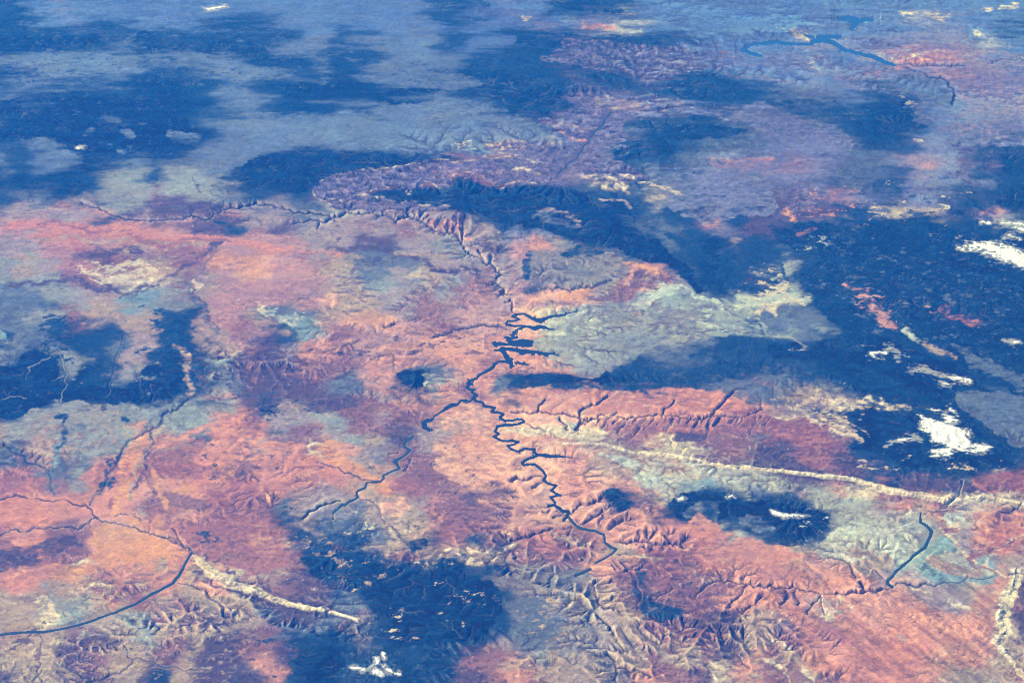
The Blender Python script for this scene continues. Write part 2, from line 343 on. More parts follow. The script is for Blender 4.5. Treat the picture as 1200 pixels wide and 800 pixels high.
SCAL = fbm(WX, WY, 4.0, 36, 3, .5, True)
SPEC = fbm(WX, WY, 3.0, 33, 4, .6) * F32(.6)
CLR = fbm(WX, WY, 4.5, 35, 5, .6)
MOT = fbm(WX, WY, 1.6, 34, 3, .6)
for kind, poly, amt in POLYS:
    if amt <= 0: continue
    xs = [p[0] for p in poly]; ys = [p[1] for p in poly]
    w = win(min(xs) - 14, min(ys) - 14, max(xs) + 14, max(ys) + 14)
    if w is None: continue
    sc_ = 2.6 if kind == 'c' else 0
    ins = inside(poly, SX[w] + wpx[w] * .6 + SCAL[w] * sc_, SY[w] + wpy[w] * .6 + SCAL[w] * sc_).astype(F32)
    soft = blur(ins, 3.2)
    a = np.clip((soft + SPEC[w] * .45 + MOT[w] * .2 - .5) * 2.8 + .5, 0, 1)
    if kind != 'c': a *= 1 - FAR[w] * np.clip(.30 + STK[w] * .75 + STK2[w] * .25, 0, .9)
    a *= np.clip(amt * .5 + .32 + SPEC[w] * .55 + MOT[w] * .35, 0, 1) * np.clip(soft * 3, 0, 1)
    k = order.index(kind)
    if kind in 'NF':      # open woodland fringes every closed stand
        soft = soft + 0; soft = np.clip(soft + FAR[w] * STK[w] * .3, 0, 1); wide = np.clip((blur(ins, 11, 15) + SPEC[w] * .3 + CLR[w] * .12 - .10) * 1.9, 0, 1) * F32(.8) * (1 - .75 * FAR[w])
        for q in range(NK): Wt[q][w] *= (1 - wide)
        Wt[order.index('n')][w] += wide
        a *= np.clip(1.15 - np.clip(CLR[w] - .55, 0, 1) * 1.6, .25, 1)
    if kind == 'c':       # pale rimrock flecks along the brink
        rim = np.clip(1 - np.abs(soft - .42 + SPEC[w] * .2) * 3.6, 0, 1) * np.clip(.35 + MOT[w], 0, 1)
        for q in range(NK): Wt[q][w] *= (1 - rim)
        Wt[order.index('u' if poly[0][1] < 200 else 'w')][w] += rim
        a *= 1 - rim * .8
    for q in range(NK): Wt[q][w] *= (1 - a)
    Wt[k][w] += a

# ------------------------------------------------------------------ traced lines
def line_dist(pts, pad, sx, sy):
    """distance to a polyline whose points carry a half width, within a window"""
    xs = [p[0] for p in pts]; ys = [p[1] for p in pts]
    w = win(min(xs) - pad, min(ys) - pad, max(xs) + pad, max(ys) + pad)
    if w is None: return None
    X = sx[w]; Y = sy[w]
    best = np.full(X.shape, 1e9, F32); hw = np.ones(X.shape, F32); tt = np.zeros(X.shape, F32); side = np.zeros(X.shape, F32)
    L = [0]
    for a, b in zip(pts, pts[1:]): L.append(L[-1] + math.hypot(b[0] - a[0], b[1] - a[1]))
    for i, (a, b) in enumerate(zip(pts, pts[1:])):
        dx, dy = b[0] - a[0], b[1] - a[1]; l2 = dx * dx + dy * dy + 1e-6
        t = np.clip(((X - a[0]) * dx + (Y - a[1]) * dy) / l2, 0, 1)
        ex = X - a[0] - t * dx; ey = Y - a[1] - t * dy
        d = np.sqrt(ex * ex + ey * ey)
        wd = a[2] + (b[2] - a[2]) * t
        m = (d - wd) < (best - hw)
        best = np.where(m, d, best); hw = np.where(m, wd, hw)
        tt = np.where(m, (L[i] + t * math.sqrt(l2)) / L[-1], tt)
        side = np.where(m, np.sign(dx * ey - dy * ex), side)
    return w, best, hw, tt, side

_fr = np.random.default_rng(11)
def wiggle(pts, amp=.16, lev=3, least=5):
    """natural-looking course: midpoints pushed sideways again and again"""
    for _ in range(lev):
        o = [pts[0]]
        for a, b in zip(pts, pts[1:]):
            L = math.hypot(b[0] - a[0], b[1] - a[1])
            if L > least:
                t = _fr.normal() * amp * L
                o.append(((a[0] + b[0]) / 2 - (b[1] - a[1]) / L * t, (a[1] + b[1]) / 2 + (b[0] - a[0]) / L * t * .7, (a[2] + b[2]) / 2))
            o.append(b)
        pts = o
    return pts

def pl(width, *xy):
    """flat list of coordinates -> points with a common half width"""
    return [(xy[i], xy[i + 1], width) for i in range(0, len(xy), 2)]

# bands of one kind laid along a line
BANDS = [
 ('P', pl(4, 10,264, 60,264, 120,270, 200,277, 270,284, 340,293)), ('y', pl(1.6, 40,280, 90,278, 140,278, 200,284, 250,291)),
 ('r', pl(1.6, 45,266, 90,268, 150,274, 220,281, 268,287)),
 ('w', pl(1.6, 104,318, 130,320, 145,313, 185,317)), ('w', pl(1.2, 110,325, 150,326, 185,330)),
 ('v', pl(3, 170,240, 200,238, 240,241, 262,246)), ('v', pl(3, 20,334, 60,330, 110,337, 170,336)), ('v', pl(3.5, 85,300, 130,297, 165,295)),
 ('o', pl(2.2, 733,306, 745,310, 758,316, 772,320)), ('o', pl(1.4, 760,315, 753,325)), ('P', pl(1.6, 748,315, 738,327)),
 ('o', pl(1.8, 921,245, 930,252, 934,260)), ('P', pl(2, 938,277, 955,271)), ('p', pl(2, 975,226, 1005,224)),
 ('p', pl(1.4, 987,336, 1000,341, 1015,342, 1022,350, 1032,357)), ('p', pl(2.6, 1022,361, 1034,366, 1045,376, 1056,383)),
 ('r', pl(3, 1106,362, 1120,368, 1150,376)), ('W', pl(2, 1067,383, 1073,390, 1076,398)), ('y', pl(2.4, 1083,402, 1100,412, 1120,421)),
 ('p', pl(2.4, 1152,247, 1162,246)), ('p', pl(2.6, 1166,249, 1176,247)),
  
   ('w', pl(2, 890,370, 900,366, 912,368)),
  
 ('W', pl(1.2, 770,330, 800,337, 830,348, 850,362)), ('W', pl(1.6, 830,350, 850,362, 872,370)), ('s', pl(1.4, 850,362, 880,380, 915,396)),
 ('W', pl(1.0, 735,361, 760,354, 770,345, 795,336)), ('g', pl(1.6, 845,350, 900,392, 940,412)),
 ('y', pl(2.4, 930,462, 960,465, 990,466, 1010,468)), ('w', pl(3.4, 1012,468, 1030,472, 1040,478, 1060,479)), ('w', pl(2, 940,470, 980,472, 1010,476)),
 ('w', pl(1.3, 950,482, 980,490, 1008,505)), ('w', pl(1.3, 960,490, 985,505, 1005,518)), ('w', pl(1.3, 905,490, 950,494, 980,505)),
 ('r', pl(2.2, 900,490, 930,505, 960,515, 985,530)),
 # hogbacks
 ('w', [(660,520,.8),(700,520,.9),(720,524,1.2),(745,530,1.6),(780,532,1.6),(820,540,2.2),(850,546,2.2),(900,549,1.8),(950,555,1.6),(1000,560,1.9),(1015,567,3),(1040,573,3.4),(1080,580,3.2),(1120,587,3.4),(1150,582,4),(1200,590,4),(1250,594,4)]),
 ('w', [(227,650,1.6),(232,659,3.4),(245,671,4.4),(270,681,4.2),(300,692,3.8),(330,703,3.4),(355,711,2.4),(378,714,1.8),(400,721,1.2),(420,729,.9)]),
 ('v', [(232,650,.9),(240,659,1),(262,671,1),(300,684,1.2),(330,695,1.4),(355,705,1.6),(385,712,1.3)]),  # dark line along the far scarp: its shade painted into the ground
 ('v', [(226,668,.5),(245,681,.7),(270,690,.8),(300,700,.7),(335,713,.6)]),
 ('w', [(1190,672,6),(1186,690,6),(1178,702,7),(1174,722,7.5),(1177,740,7),(1170,752,6.5),(1178,762,5),(1188,775,4),(1202,790,4)]),
 ('y', [(1182,750,6),(1195,770,8),(1210,790,9)]),
 ('y', [(722,646,1.2),(735,647,1.8),(755,655,1.8),(790,667,2),(815,675,2),(835,683,1.6)]),
 ('p', [(775,665,1),(800,676,1),(806,684,.8)]),
 ('w', [(1096,612,1),(1112,625,1.2),(1125,642,1.2),(1150,658,1.2),(1172,670,1.3),(1183,685,1)]),
 ('w', [(1155,660,1.2),(1165,645,1),(1185,630,1),(1215,626,2)]),
 ('r', [(1137,645,2),(1155,645,1.8),(1175,637,1.2),(1188,632,.8)]), ('r', [(1137,647,1.5),(1150,660,1.2),(1170,672,1)]),
 ('w', [(690,460,.0),(691,460,.0)]),
 ('w', pl(1.2, 1110,700, 1125,708, 1145,716)), ('w', pl(1, 1067,690, 1090,697)), ('y', pl(2, 1125,780, 1150,785, 1170,792)),
 ('y', pl(1.3, 172,505, 173,530, 168,545, 156,558, 147,570, 149,582, 160,592, 168,600)),
 ('v', pl(.7, 174,508, 175,530, 170,546, 158,559, 149,571)),
 ('P', pl(3, 180,525, 195,515, 215,510, 240,500)), ('o', pl(1.4, 178,552, 182,575, 195,590, 205,600)),
 ('m', pl(1.0, 173,553, 177,575, 190,592)),
 ('r', pl(1.6, 203,600, 199,612, 195,620)), ('m', pl(.7, 176,602, 176,618)),
 ('s', pl(3.4, 70,540, 62,550, 66,535, 76,520)), ('t', pl(2, 62,545, 70,530, 75,520)),
 ('n', pl(1.2, 80,505, 76,520, 70,528)), ('n', pl(1.0, 68,490, 78,490, 82,505)),
 ('n', pl(2.4, 15,523, 22,530, 28,540)), ('n', pl(2, 145,491, 155,500)),
 ('n', pl(2.2, 125,565, 130,545, 135,538)), ('n', pl(2.6, 112,570, 122,562)),
 ('s', pl(1.3, 170,500, 190,490, 205,480)), ('y', pl(2.4, 212,410, 216,430, 220,450, 226,465)),
 ('v', pl(2.4, 395,290, 430,292, 480,302, 560,320, 590,338)), ('y', pl(1.2, 460,298, 505,303, 525,305)),
 ('P', pl(2.4, 300,291, 350,294, 400,297)), ('v', pl(2, 120,480, 121,481)),
 ('w', pl(1.4, 372,520, 358,518, 360,528, 375,533)), ('p', pl(.8, 305,568, 306,580, 312,590)),
 ('w', pl(1.0, 222,342, 232,336, 224,331)),
 ('s', pl(1.6, 215,332, 225,345, 240,362, 250,375, 257,390)), ('v', pl(.8, 217,336, 235,352, 241,365, 250,374, 257,385)),
 ('v', pl(1.0, 258,287, 240,300, 220,312, 195,328, 180,334, 160,343, 130,353)),
 ('t', pl(2, 130,353, 150,348, 185,345)), ('g', pl(1.2, 30,290, 45,303, 48,318)),
 ('t', pl(2.4, 320,366, 330,375, 350,372)), ('W', pl(1.1, 325,368, 330,378, 345,380, 350,367)), ('w', pl(1, 303,357, 310,364, 320,372)),
 ('W', pl(2, 725,31, 740,33, 757,34)), ('p', pl(1.8, 690,28, 725,31)), ('w', pl(.9, 612,22, 625,23)), ('t', pl(1.0, 665,26, 680,25)),
 ('p', pl(2, 1060,67, 1080,61, 1100,63, 1130,71)), ('w', pl(1.2, 1075,66, 1085,63)), ('w', pl(1.6, 925,38, 938,42, 950,46)),
 ('w', pl(1.4, 1055,15, 1075,18)), ('w', pl(1.6, 1090,18, 1115,25)), ('w', pl(.8, 1140,12, 1165,9, 1190,7)), ('w', pl(1, 1145,39, 1155,40)),
 ('w', pl(.7, 962,73, 970,80)), ('p', pl(1, 1015,81, 1035,85)), ('p', pl(1.6, 1075,193, 1088,196)), ('w', pl(.6, 1053,115, 1055,123, 1062,121)),
 ('w', pl(.9, 1075,164, 1081,165)), ('p', pl(2.2, 850,187, 880,185, 900,188)), ('p', pl(2, 825,262, 845,258)),
 ('w', pl(1.2, 715,208, 728,215, 735,228)), ('w', pl(1.0, 730,205, 760,215, 790,228)), ('h', pl(1.2, 700,232, 735,246)),
 ('w', pl(.7, 598,197, 620,199, 638,204)), ('p', pl(1, 640,140, 655,150, 680,163)),
 ('h', pl(.9, 655,145, 680,152, 705,158)), ('h', pl(1.2, 630,248, 650,252, 680,266)), ('s', pl(2.4, 628,254, 645,258, 675,268)),
 ('m', pl(1.6, 500,258, 520,268, 538,276, 545,288, 552,298)), ('p', pl(1.2, 520,262, 540,270, 548,280)),
 ('y', pl(.8, 80,700, 120,697, 150,705)), ('w', pl(2, 92,660, 110,657, 122,661)), ('w', pl(1.6, 45,700, 60,720, 66,728)),
 ('w', pl(1, 95,690, 112,683, 130,690)), ('y', pl(1.4, 5,730, 30,722, 45,730)),
 ('v', pl(.9, 228,648, 222,640, 210,634, 195,629)),
   
     
 ('w', pl(.7, 525,645, 560,650, 600,640)), ('y', pl(.6, 460,605, 465,620, 460,640)),
  
   
 ('p', pl(1, 0,0, 1,1)),
 ('y', pl(2, 760,752, 780,770, 795,776)), ('w', pl(1.2, 745,755, 760,768)), ('w', pl(1.2, 845,795, 860,790)), ('y', pl(1, 840,748, 860,735, 890,742, 905,750)),
 ('w', pl(.9, 905,750, 930,760, 945,775, 962,800)), ('w', pl(.8, 900,770, 920,780, 930,795)),
 ('w', pl(.9, 962,720, 968,712, 974,728)), ('w', pl(.8, 965,700, 975,712, 978,726)), ('w', pl(.8, 990,695, 998,712)), ('w', pl(.8, 985,695, 980,710)),
 ('y', pl(1.5, 1050,744, 1060,748)), ('y', pl(1.3, 640,625, 660,632, 690,640)), ('y', pl(1.2, 690,632, 684,638, 660,642)),
]
for kind, pts in BANDS:
    pts0 = pts; crisp = (len(pts) >= 8 and kind in 'wv' and pts[0][2] != pts[1][2]) or pts[0][2] >= 4
    if not crisp: pts = wiggle(pts)
    r = line_dist(pts, 18, RX if crisp else RX2, RY if crisp else RY2)
    if r is None: continue
    w, d, hw, tt, side = r
    if crisp: a = np.clip(1.1 - (d - hw * (1 + SPEC[w] * .45 + MOT[w] * .2)) / 1.1, 0, 1) * (1.0 + .25 * SPEC[w])
    else: a = np.clip(1.0 - (d - hw * .6) / (hw * .8 + 1.4) + SPEC[w] * .9, 0, 1) * np.clip(2.2 - d / (hw + 1), 0, 1) * np.clip(.78 + .6 * MOT[w], 0, 1)
    a = np.clip(a, 0, 1) * np.clip((hw + .3), 0, 1) * (.5 if kind in 'pPr' and pts0[0][0] > 780 and pts0[0][1] < 300 else 1)
    k = order.index(kind)
    for q in range(NK): Wt[q][w] *= (1 - a)
    Wt[k][w] += a

# ---- badlands and breaks: many small pale outcrops inside an outline
 
FLECKS = [
 ('k', [(905,268),(1200,272),(1200,470),(1080,410),(950,352)], .34), ('s', [(905,268),(1200,272),(1200,470),(1080,410),(950,352)], .30), ('W', [(985,395),(1075,400),(1075,430),(1010,425)], .22),
 ('n', [(50,365),(85,362),(95,400),(90,430),(50,430)], .75), ('n', [(170,365),(235,362),(240,400),(215,430),(165,415)], .85), ('k', [(0,110),(250,115),(290,165),(200,190),(0,190)], .16), ('k', [(0,0),(600,0),(600,110),(300,110),(0,100)], .30), ('n', [(0,60),(300,60),(540,60),(540,110),(0,110)], .38), ('k', [(640,60),(1100,100),(1100,165),(720,165),(640,120)], .2),
 ('W', [(470,446),(480,450),(500,440),(518,440),(520,452),(500,462),(480,462)], .5), ('s', [(470,448),(505,448),(500,464),(475,462)], .4), ('W', [(835,345),(900,392),(960,420),(940,428),(870,385)], .3),
 ('w', [(500,678),(560,676),(600,690),(605,722),(570,745),(520,735),(490,715)], .26), ('w', [(445,712),(490,712),(495,735),(455,735)], .5),
 ('w', [(415,732),(500,736),(505,752),(430,760),(415,748)], .28), ('y', [(330,620),(400,625),(470,640),(470,690),(400,700),(330,690),(320,650)], .42),
 ('w', [(470,640),(540,642),(600,636),(605,660),(540,676),(480,672)], .36), ('w', [(395,590),(450,585),(480,600),(470,640),(430,655),(390,630)], .38),
 ('w', [(1010,240),(1060,236),(1115,244),(1115,254),(1060,258),(1015,256)], .85), ('w', [(885,312),(920,318),(948,352),(942,372),(900,372),(878,355)], .62),
 ('W', [(925,282),(985,262),(1000,272),(960,296),(930,300)], .35), ('w', [(905,462),(960,460),(1015,464),(1065,472),(1062,482),(1015,484),(1010,520),(985,520),(960,505),(905,488)], .62), ('n', [(940,470),(1065,470),(1062,490),(1015,525),(985,525),(930,500)], .42),
 ('p', [(915,215),(1010,218),(1030,250),(960,262),(915,250)], .35), ('p', [(980,332),(1040,342),(1065,385),(1040,392),(1005,360)], .45), ('p', [(1080,358),(1150,365),(1160,385),(1100,378)], .45),
 ('w', [(1000,535),(1080,545),(1200,535),(1200,556),(1060,558),(1000,552)], .34), ('w', [(640,485),(700,488),(715,512),(660,518),(630,500)], .6),
 ('W', [(625,362),(700,360),(720,385),(680,405),(640,398)], .55), ('W', [(740,360),(830,350),(880,380),(860,400),(760,400)], .28),
 ('w', [(500,165),(560,160),(640,165),(650,182),(600,182),(520,172)], .5), ('l', [(620,138),(700,130),(760,112),(800,118),(740,130),(735,155),(760,200),(790,230),(740,215),(690,205),(640,190),(640,160)], .45),
 ('u', [(380,205),(470,196),(560,184),(640,190),(600,215),(500,214),(450,228),(385,236)], .45),
 ('g', [(0,440),(60,425),(210,425),(215,465),(100,475),(0,488)], .16), ('g', [(70,440),(130,436),(190,438),(180,446),(140,455),(80,450)], .5), 
 ('k', [(100,30),(320,45),(330,70),(100,66)], .2), ('l', [(640,50),(880,60),(900,82),(780,92),(640,80)], .42), ('k', [(530,80),(700,100),(700,125),(560,112)], .2),
 ('v', [(215,410),(330,400),(345,430),(330,475),(240,475),(215,440)], .5), ('n', [(240,455),(330,440),(400,480),(330,500),(250,480)], .4), ('v', [(330,400),(440,405),(450,435),(340,435)], .35),
 ('n', [(220,520),(260,512),(300,540),(250,560),(215,545)], .35), ('v', [(190,545),(320,520),(420,540),(420,570),(280,560)], .22), ('n', [(268,596),(330,588),(360,592),(350,600),(280,604)], .6),
 ('n', [(225,615),(260,618),(262,640),(235,642)], .5), ('y', [(0,680),(120,670),(200,640),(215,690),(100,735),(0,735)], .4), ('w', [(30,690),(60,680),(75,730),(40,735)], .4),
 ('v', [(0,740),(200,710),(300,720),(320,800),(0,800)], .34), ('y', [(0,745),(230,700),(300,740),(280,800),(0,800)], .3), ('n', [(300,730),(430,745),(420,800),(290,800)], .4), ('r', [(290,760),(370,765),(370,800),(290,800)], .2),
 ('y', [(620,690),(720,680),(760,740),(740,800),(600,800),(600,730)], .55), ('s', [(600,690),(700,700),(720,760),(640,770),(600,750)], .4), ('v', [(740,660),(860,690),(900,760),(820,790),(760,740)], .42),
 ('w', [(930,690),(1005,690),(1005,715),(970,732),(930,715)], .42), ('y', [(880,735),(960,760),(965,800),(880,800)], .4), ('W', [(940,600),(1060,610),(1080,660),(1010,672),(930,640)], .5),
 ('W', [(750,545),(850,550),(900,575),(800,578),(755,570)], .4), ('s', [(890,560),(990,575),(1000,610),(950,600),(890,580)], .4), ('y', [(1000,570),(1080,590),(1060,610),(1000,600)], .3),
 ('v', [(470,600),(600,600),(620,640),(520,640),(470,625)], .35), ('v', [(510,500),(560,520),(570,600),(500,590),(480,540)], .25), ('v', [(640,590),(830,615),(830,680),(720,660),(650,630)], .32),
 ('v', [(440,350),(600,380),(590,420),(470,420),(430,390)], .22), ('v', [(300,230),(400,250),(420,290),(320,280)], .3), ('W', [(300,355),(360,360),(360,382),(310,378)], .5), ('w', [(95,308),(200,305),(200,326),(100,326)], .6),
 ('w', [(1000,12),(1130,10),(1120,28),(1040,30)], .3), ('w', [(1020,50),(1100,58),(1140,75),(1040,70)], .3), ('u', [(1110,110),(1200,100),(1200,180),(1120,190)], .35), ('n', [(985,25),(1060,30),(1040,60),(1000,55)], .2),
 ('w', [(880,35),(950,34),(950,47),(900,46)], .3), ('n', [(900,200),(1200,180),(1200,300),(900,330)], .3), ('n', [(800,180),(900,220),(900,330),(800,300)], .2), ('s', [(940,260),(1200,330),(1200,400),(1000,400)], .22),
]
FN = fbm(WX, WY, 1.9, 37, 4, .72); FN2 = fbm(WX, WY, 5.0, 38, 3, .6)
for kind, poly, dens in FLECKS:
    xs = [p[0] for p in poly]; ys = [p[1] for p in poly]
    w = win(min(xs) - 24, min(ys) - 24, max(xs) + 24, max(ys) + 24)
    if w is None: continue
    soft = blur(inside(poly, SX[w] + wpx[w] * .6, SY[w] + wpy[w] * .6).astype(F32), 6, 8)
    sgn = -1 if kind in 'vns' else 1
    a = np.clip((sgn * (FN[w] + .6 * FN2[w]) - F32(1.15 - 1.5 * dens) + (soft - 1) * 1.4) * (1.5 if kind in 'kgs' else 2.4), 0, 1) * F32(.6 if kind in 'kgs' else min(1, .6 + dens * .5))
    k = order.index(kind)
    for q in range(NK): Wt[q][w] *= (1 - a)
    Wt[k][w] += a

# ---- water: (name, label, category, [polylines], [polygons], level at first point, at last point)
A = 'reservoir'
LAKE_MAIN = [
 [(614,365,.7),(619,368,1),(624,371,1.2),(628,372.5,1.6),(634,373.5,2),(640,371,1.4),(646,368.3,1),(652,368,.9),(660,367,.7),(666,365,.5),(677,362.5,.4)],
 [(614,365,.6),(604,366.3,.6),(600,368.7,.7),(606,370.5,.6),(609,372,.6),(603,373.6,.7),(595,374.2,.8),(593,377,1),(597,379,.8),(608,379.6,.7),(616,380,.9)],
 [(616,380,.8),(622,381.3,1.2),(627,382.5,2.1),(632,380.5,1.6),(638,381,1),(643,383,.7),(649,384,.5)],
 [(615,380,.9),(606,384,.8),(602,388,1.1),(601,392,1.2)],
 [(592,393,.8),(598,394,1.1),(606,393,.8)], [(597,394,1.2),(597.5,399,1.6),(600,401,1.5)],
 [(598,401,1.5),(606,399.5,2.6),(613,399.5,3.2),(619,399.5,2.8),(623,398.5,1.6)], [(612,401,1.8),(623,402.5,.9)],
 [(578,399.3,.7),(581,402,1.9),(585,400.5,1.6),(590,401,1.3),(600,401,1.4)],
 [(588,405.5,.9),(600,407,1.6),(612,409,1.7),(622,410,1.4),(632,411,1.2),(640,412,1),(648,412.3,.7),(655,414.5,.4)],
 [(612,409,1),(612.5,413,.6)], [(625,411,1),(626,413.5,.5)], [(640,412,1),(642.5,415.5,.4)],
 [(580,408,.6),(587,408,1.2),(591,411,1.9),(594,416,2),(596,420,1.9),(599.5,422.5,1.4),(599,428,1)], [(588,405.5,.9),(589,409,1.2)],
 [(604,422.7,.6),(612,423.5,.8),(619,425.3,.6)],
 [(596,421,1),(584,421.3,.8),(580,424,1.1),(578,428,1.6),(570,433,.9),(562,436.5,.9),(559,441,.9),(551,443.5,1.1),(548,446.5,1),(553,447,.9),(547,451,.9),(551,454,1),(556,454,.8),(553,457,.9),(559,461,1),(554,463.5,1.1),(557,467,1)],
 [(557,467,.9),(566,469,.8),(567,473.5,.8),(573,474,.8),(580,475.5,1),(576,480,1),(585,481,.7),(590,483,.9),(586,486.5,1.2),(591,490.3,1),(600,490.3,.7),(611,488.7,.7),(614.5,491.3,.8),(609,494,.8),(598,495.8,1),(583,497,1),(582,500,1),(580,503,.9),(585,506,.8),(579,509,1),(584,512,.9),(590,514.5,.8),(600,513.6,.8),(607.5,515.5,.8),(603,518.2,.8),(595,520,1),(600,524,.8),(607,526.5,.8),(612,525,1.2),(615,523,.9),(627,524,.8),(625.5,527,1),(630,530.5,1)],
 [(629,530.5,1.2),(640,531.5,1.6),(650,531.8,1.4),(660,532.3,.9),(671,533.8,.4)],
 [(630,531,1.2),(620,534.5,1),(612.5,539.5,1.3),(614,542.6,1.1),(621,541,.8),(627,541.6,.7),(634,547,.8),(640,555,1.1),(637,560,1.2),(642,563.6,.9),(652,566,.9),(646.5,572,.9),(657,577.6,.9),(645.5,580,.9),(650.5,586,1),(650,589,1.1),(643,590.3,1.6)],
 [(650,589.5,1.1),(659,596,1.2),(666,597,1.4),(665.5,602,1.2),(660,607,.8)],
 [(557,464,.8),(550,468,.6),(546,466.8,.7),(540,466.7,.8),(537,471,.9),(529,472.3,1.6),(524,475.3,1.5),(520.5,478,.9),(514,482,.6),(508.5,486,.5),(506,489.7,.8),(500,490.5,1.5),(496.5,493.5,1.8),(497,497.5,1.7),(501,500.4,1.2),(506,501.3,.9)],
]
LAKE_FAR = [
 [(871,55.8,.7),(880,60,1.2),(892,63,.7)], [(873,54.5,.5),(880,50.5,.4),(888,48.7,.5),(905,47.5,.8),(912,46.7,1.2),(922,48.5,.8),(935,49.5,.6),(952,49,.8)],
 [(944,38.6,.5),(953,42.2,.7)], [(996,57.3,1),(1010,60.8,.9),(1020,63,1.4),(1030,66.8,1.5),(1040,71.3,.8),(1048,73.6,.5)],
 [(1011,20.6,.8),(1022,20.6,.6)], [(952,47,1.2),(965,44,2.6),(975,47,1.5),(986,53.6,1.3),(992,56.8,.8)], [(960,41.5,1.6),(975,40.8,1.2),(985,40.6,.6)],
 [(984,19.3,.8),(996,19.6,1.8),(1006,22.2,2.2),(1001,27,2),(999,31,.9)], [(1001,20,2),(1010,22.5,1.2)],
]
_lr = np.random.default_rng(5)
def inlets(lines, n):
    o = list(lines)
    for _ in range(n):
        ln = lines[_lr.integers(len(lines))]; i = _lr.integers(len(ln) - 1); a, b = ln[i], ln[i + 1]
        L = math.hypot(b[0] - a[0], b[1] - a[1]); t = _lr.random(); sgn = _lr.choice((-1, 1)); k = _lr.uniform(1.2, 3.4) * sgn
        x, y = a[0] + (b[0] - a[0]) * t, a[1] + (b[1] - a[1]) * t; nx, ny = -(b[1] - a[1]) / L, (b[0] - a[0]) / L
        hw = .55 * (a[2] + b[2]) / 2
        o.append([(x, y, max(.5, hw)), (x + nx * k * (.6 + hw) + _lr.normal() * .5, y + ny * k * (.6 + hw) * .7, .32)])
    return o
LAKE_MAIN = inlets(LAKE_MAIN, 190); LAKE_FAR = inlets(LAKE_FAR, 12)
WATERS = [
 ('lake', 'long deep blue reservoir winding through pink canyon country in the centre', 'reservoir', LAKE_MAIN, -.55, -.55),
 ('lake', 'bright blue many-armed lake in pale desert near the top right', 'lake', LAKE_FAR, -.8, -.8),
 ('lake', 'small dark blue lake on grey-green flats in the upper left', 'lake', [[(176,207.5,1),(181,209,1.7),(185,211,.9)]], .1, .1),
 ('lake', 'small dark pool in pale steppe just above the red cliff line', 'lake', [[(252,259.5,1),(258,261,1.6),(265,262,.8)]], 0, 0),
 ('river', 'slate blue river crossing the bottom left corner between tan badlands', 'river', [[(-60,745,.9),(0,742,.9),(25,739,1.1),(60,737,.9),(85,732,.9),(100,728,1),(112,724,1),(130,717,1),(150,709,1.2),(165,702,1.3),(180,693,1.3),(192,687,1.2),(203,681,1.4),(210,672,1.6),(214,665,1.2),(219,655,1.1),(225,646,.9)]], -.35, -.38),
 ('river', 'thin blue river bending through pink slickrock left of the reservoir arm', 'river', [[(484,509,.8),(480,512,.9),(475,516,.9),(473,520,.9),(480,525.5,1.3),(475,531,.9),(470,534,1),(463,538,2),(466,543,1.3),(468,547,.9),(455,552,.7),(449,555,.7),(450,558,.8),(446,562,.8)],[(446,562,.7),(430,563,.7),(428,569,.9),(418,574,.9),(418,578,1),(420,580,.9),(410,585,1.3),(405,589,1),(401,589,1.3),(391,598,.9)]], -.52, -.48),
 ('river', 'grey-green river running from the reservoir head down past maroon mesas', 'river', [[(665.5,602,1),(671,609,1.2),(676,614,1),(683,617,1.3),(697,619,1),(708,624,.9),(709,633,1),(716,638,1),(722,641,1.2),(718,646,.8),(708,652,.8),(698,657,.9)],[(692,664,1.3),(684,668,1.3),(675,672,1.3)]], -.54, -.5),
 ('river', 'narrow dark river deep inside the fretted great canyon', 'river', [[(655,200,.4),(664,194,.5),(668,187,.5),(676,183,.5),(682,175,.5),(684,169,.5),(690,164,.6),(693,157,.6),(699,150,.8),(705,145,1),(708,141,1.1),(713,133,.7),(717,130,.5)]], -.9, -.92),
 ('river', 'dark creek crossing bleached clay flats right of the snowy mountains', 'river', [[(1079,600,.7),(1079,610,1.2),(1087,615,1),(1092,621,1.7),(1088,632,1.4),(1084,640,1.4),(1070,650,1.3),(1062,658,1.3),(1050,668,1.3),(1041,678,1.3),(1040,682,1.5),(1046,686,1.3)]], -.3, -.32),
]
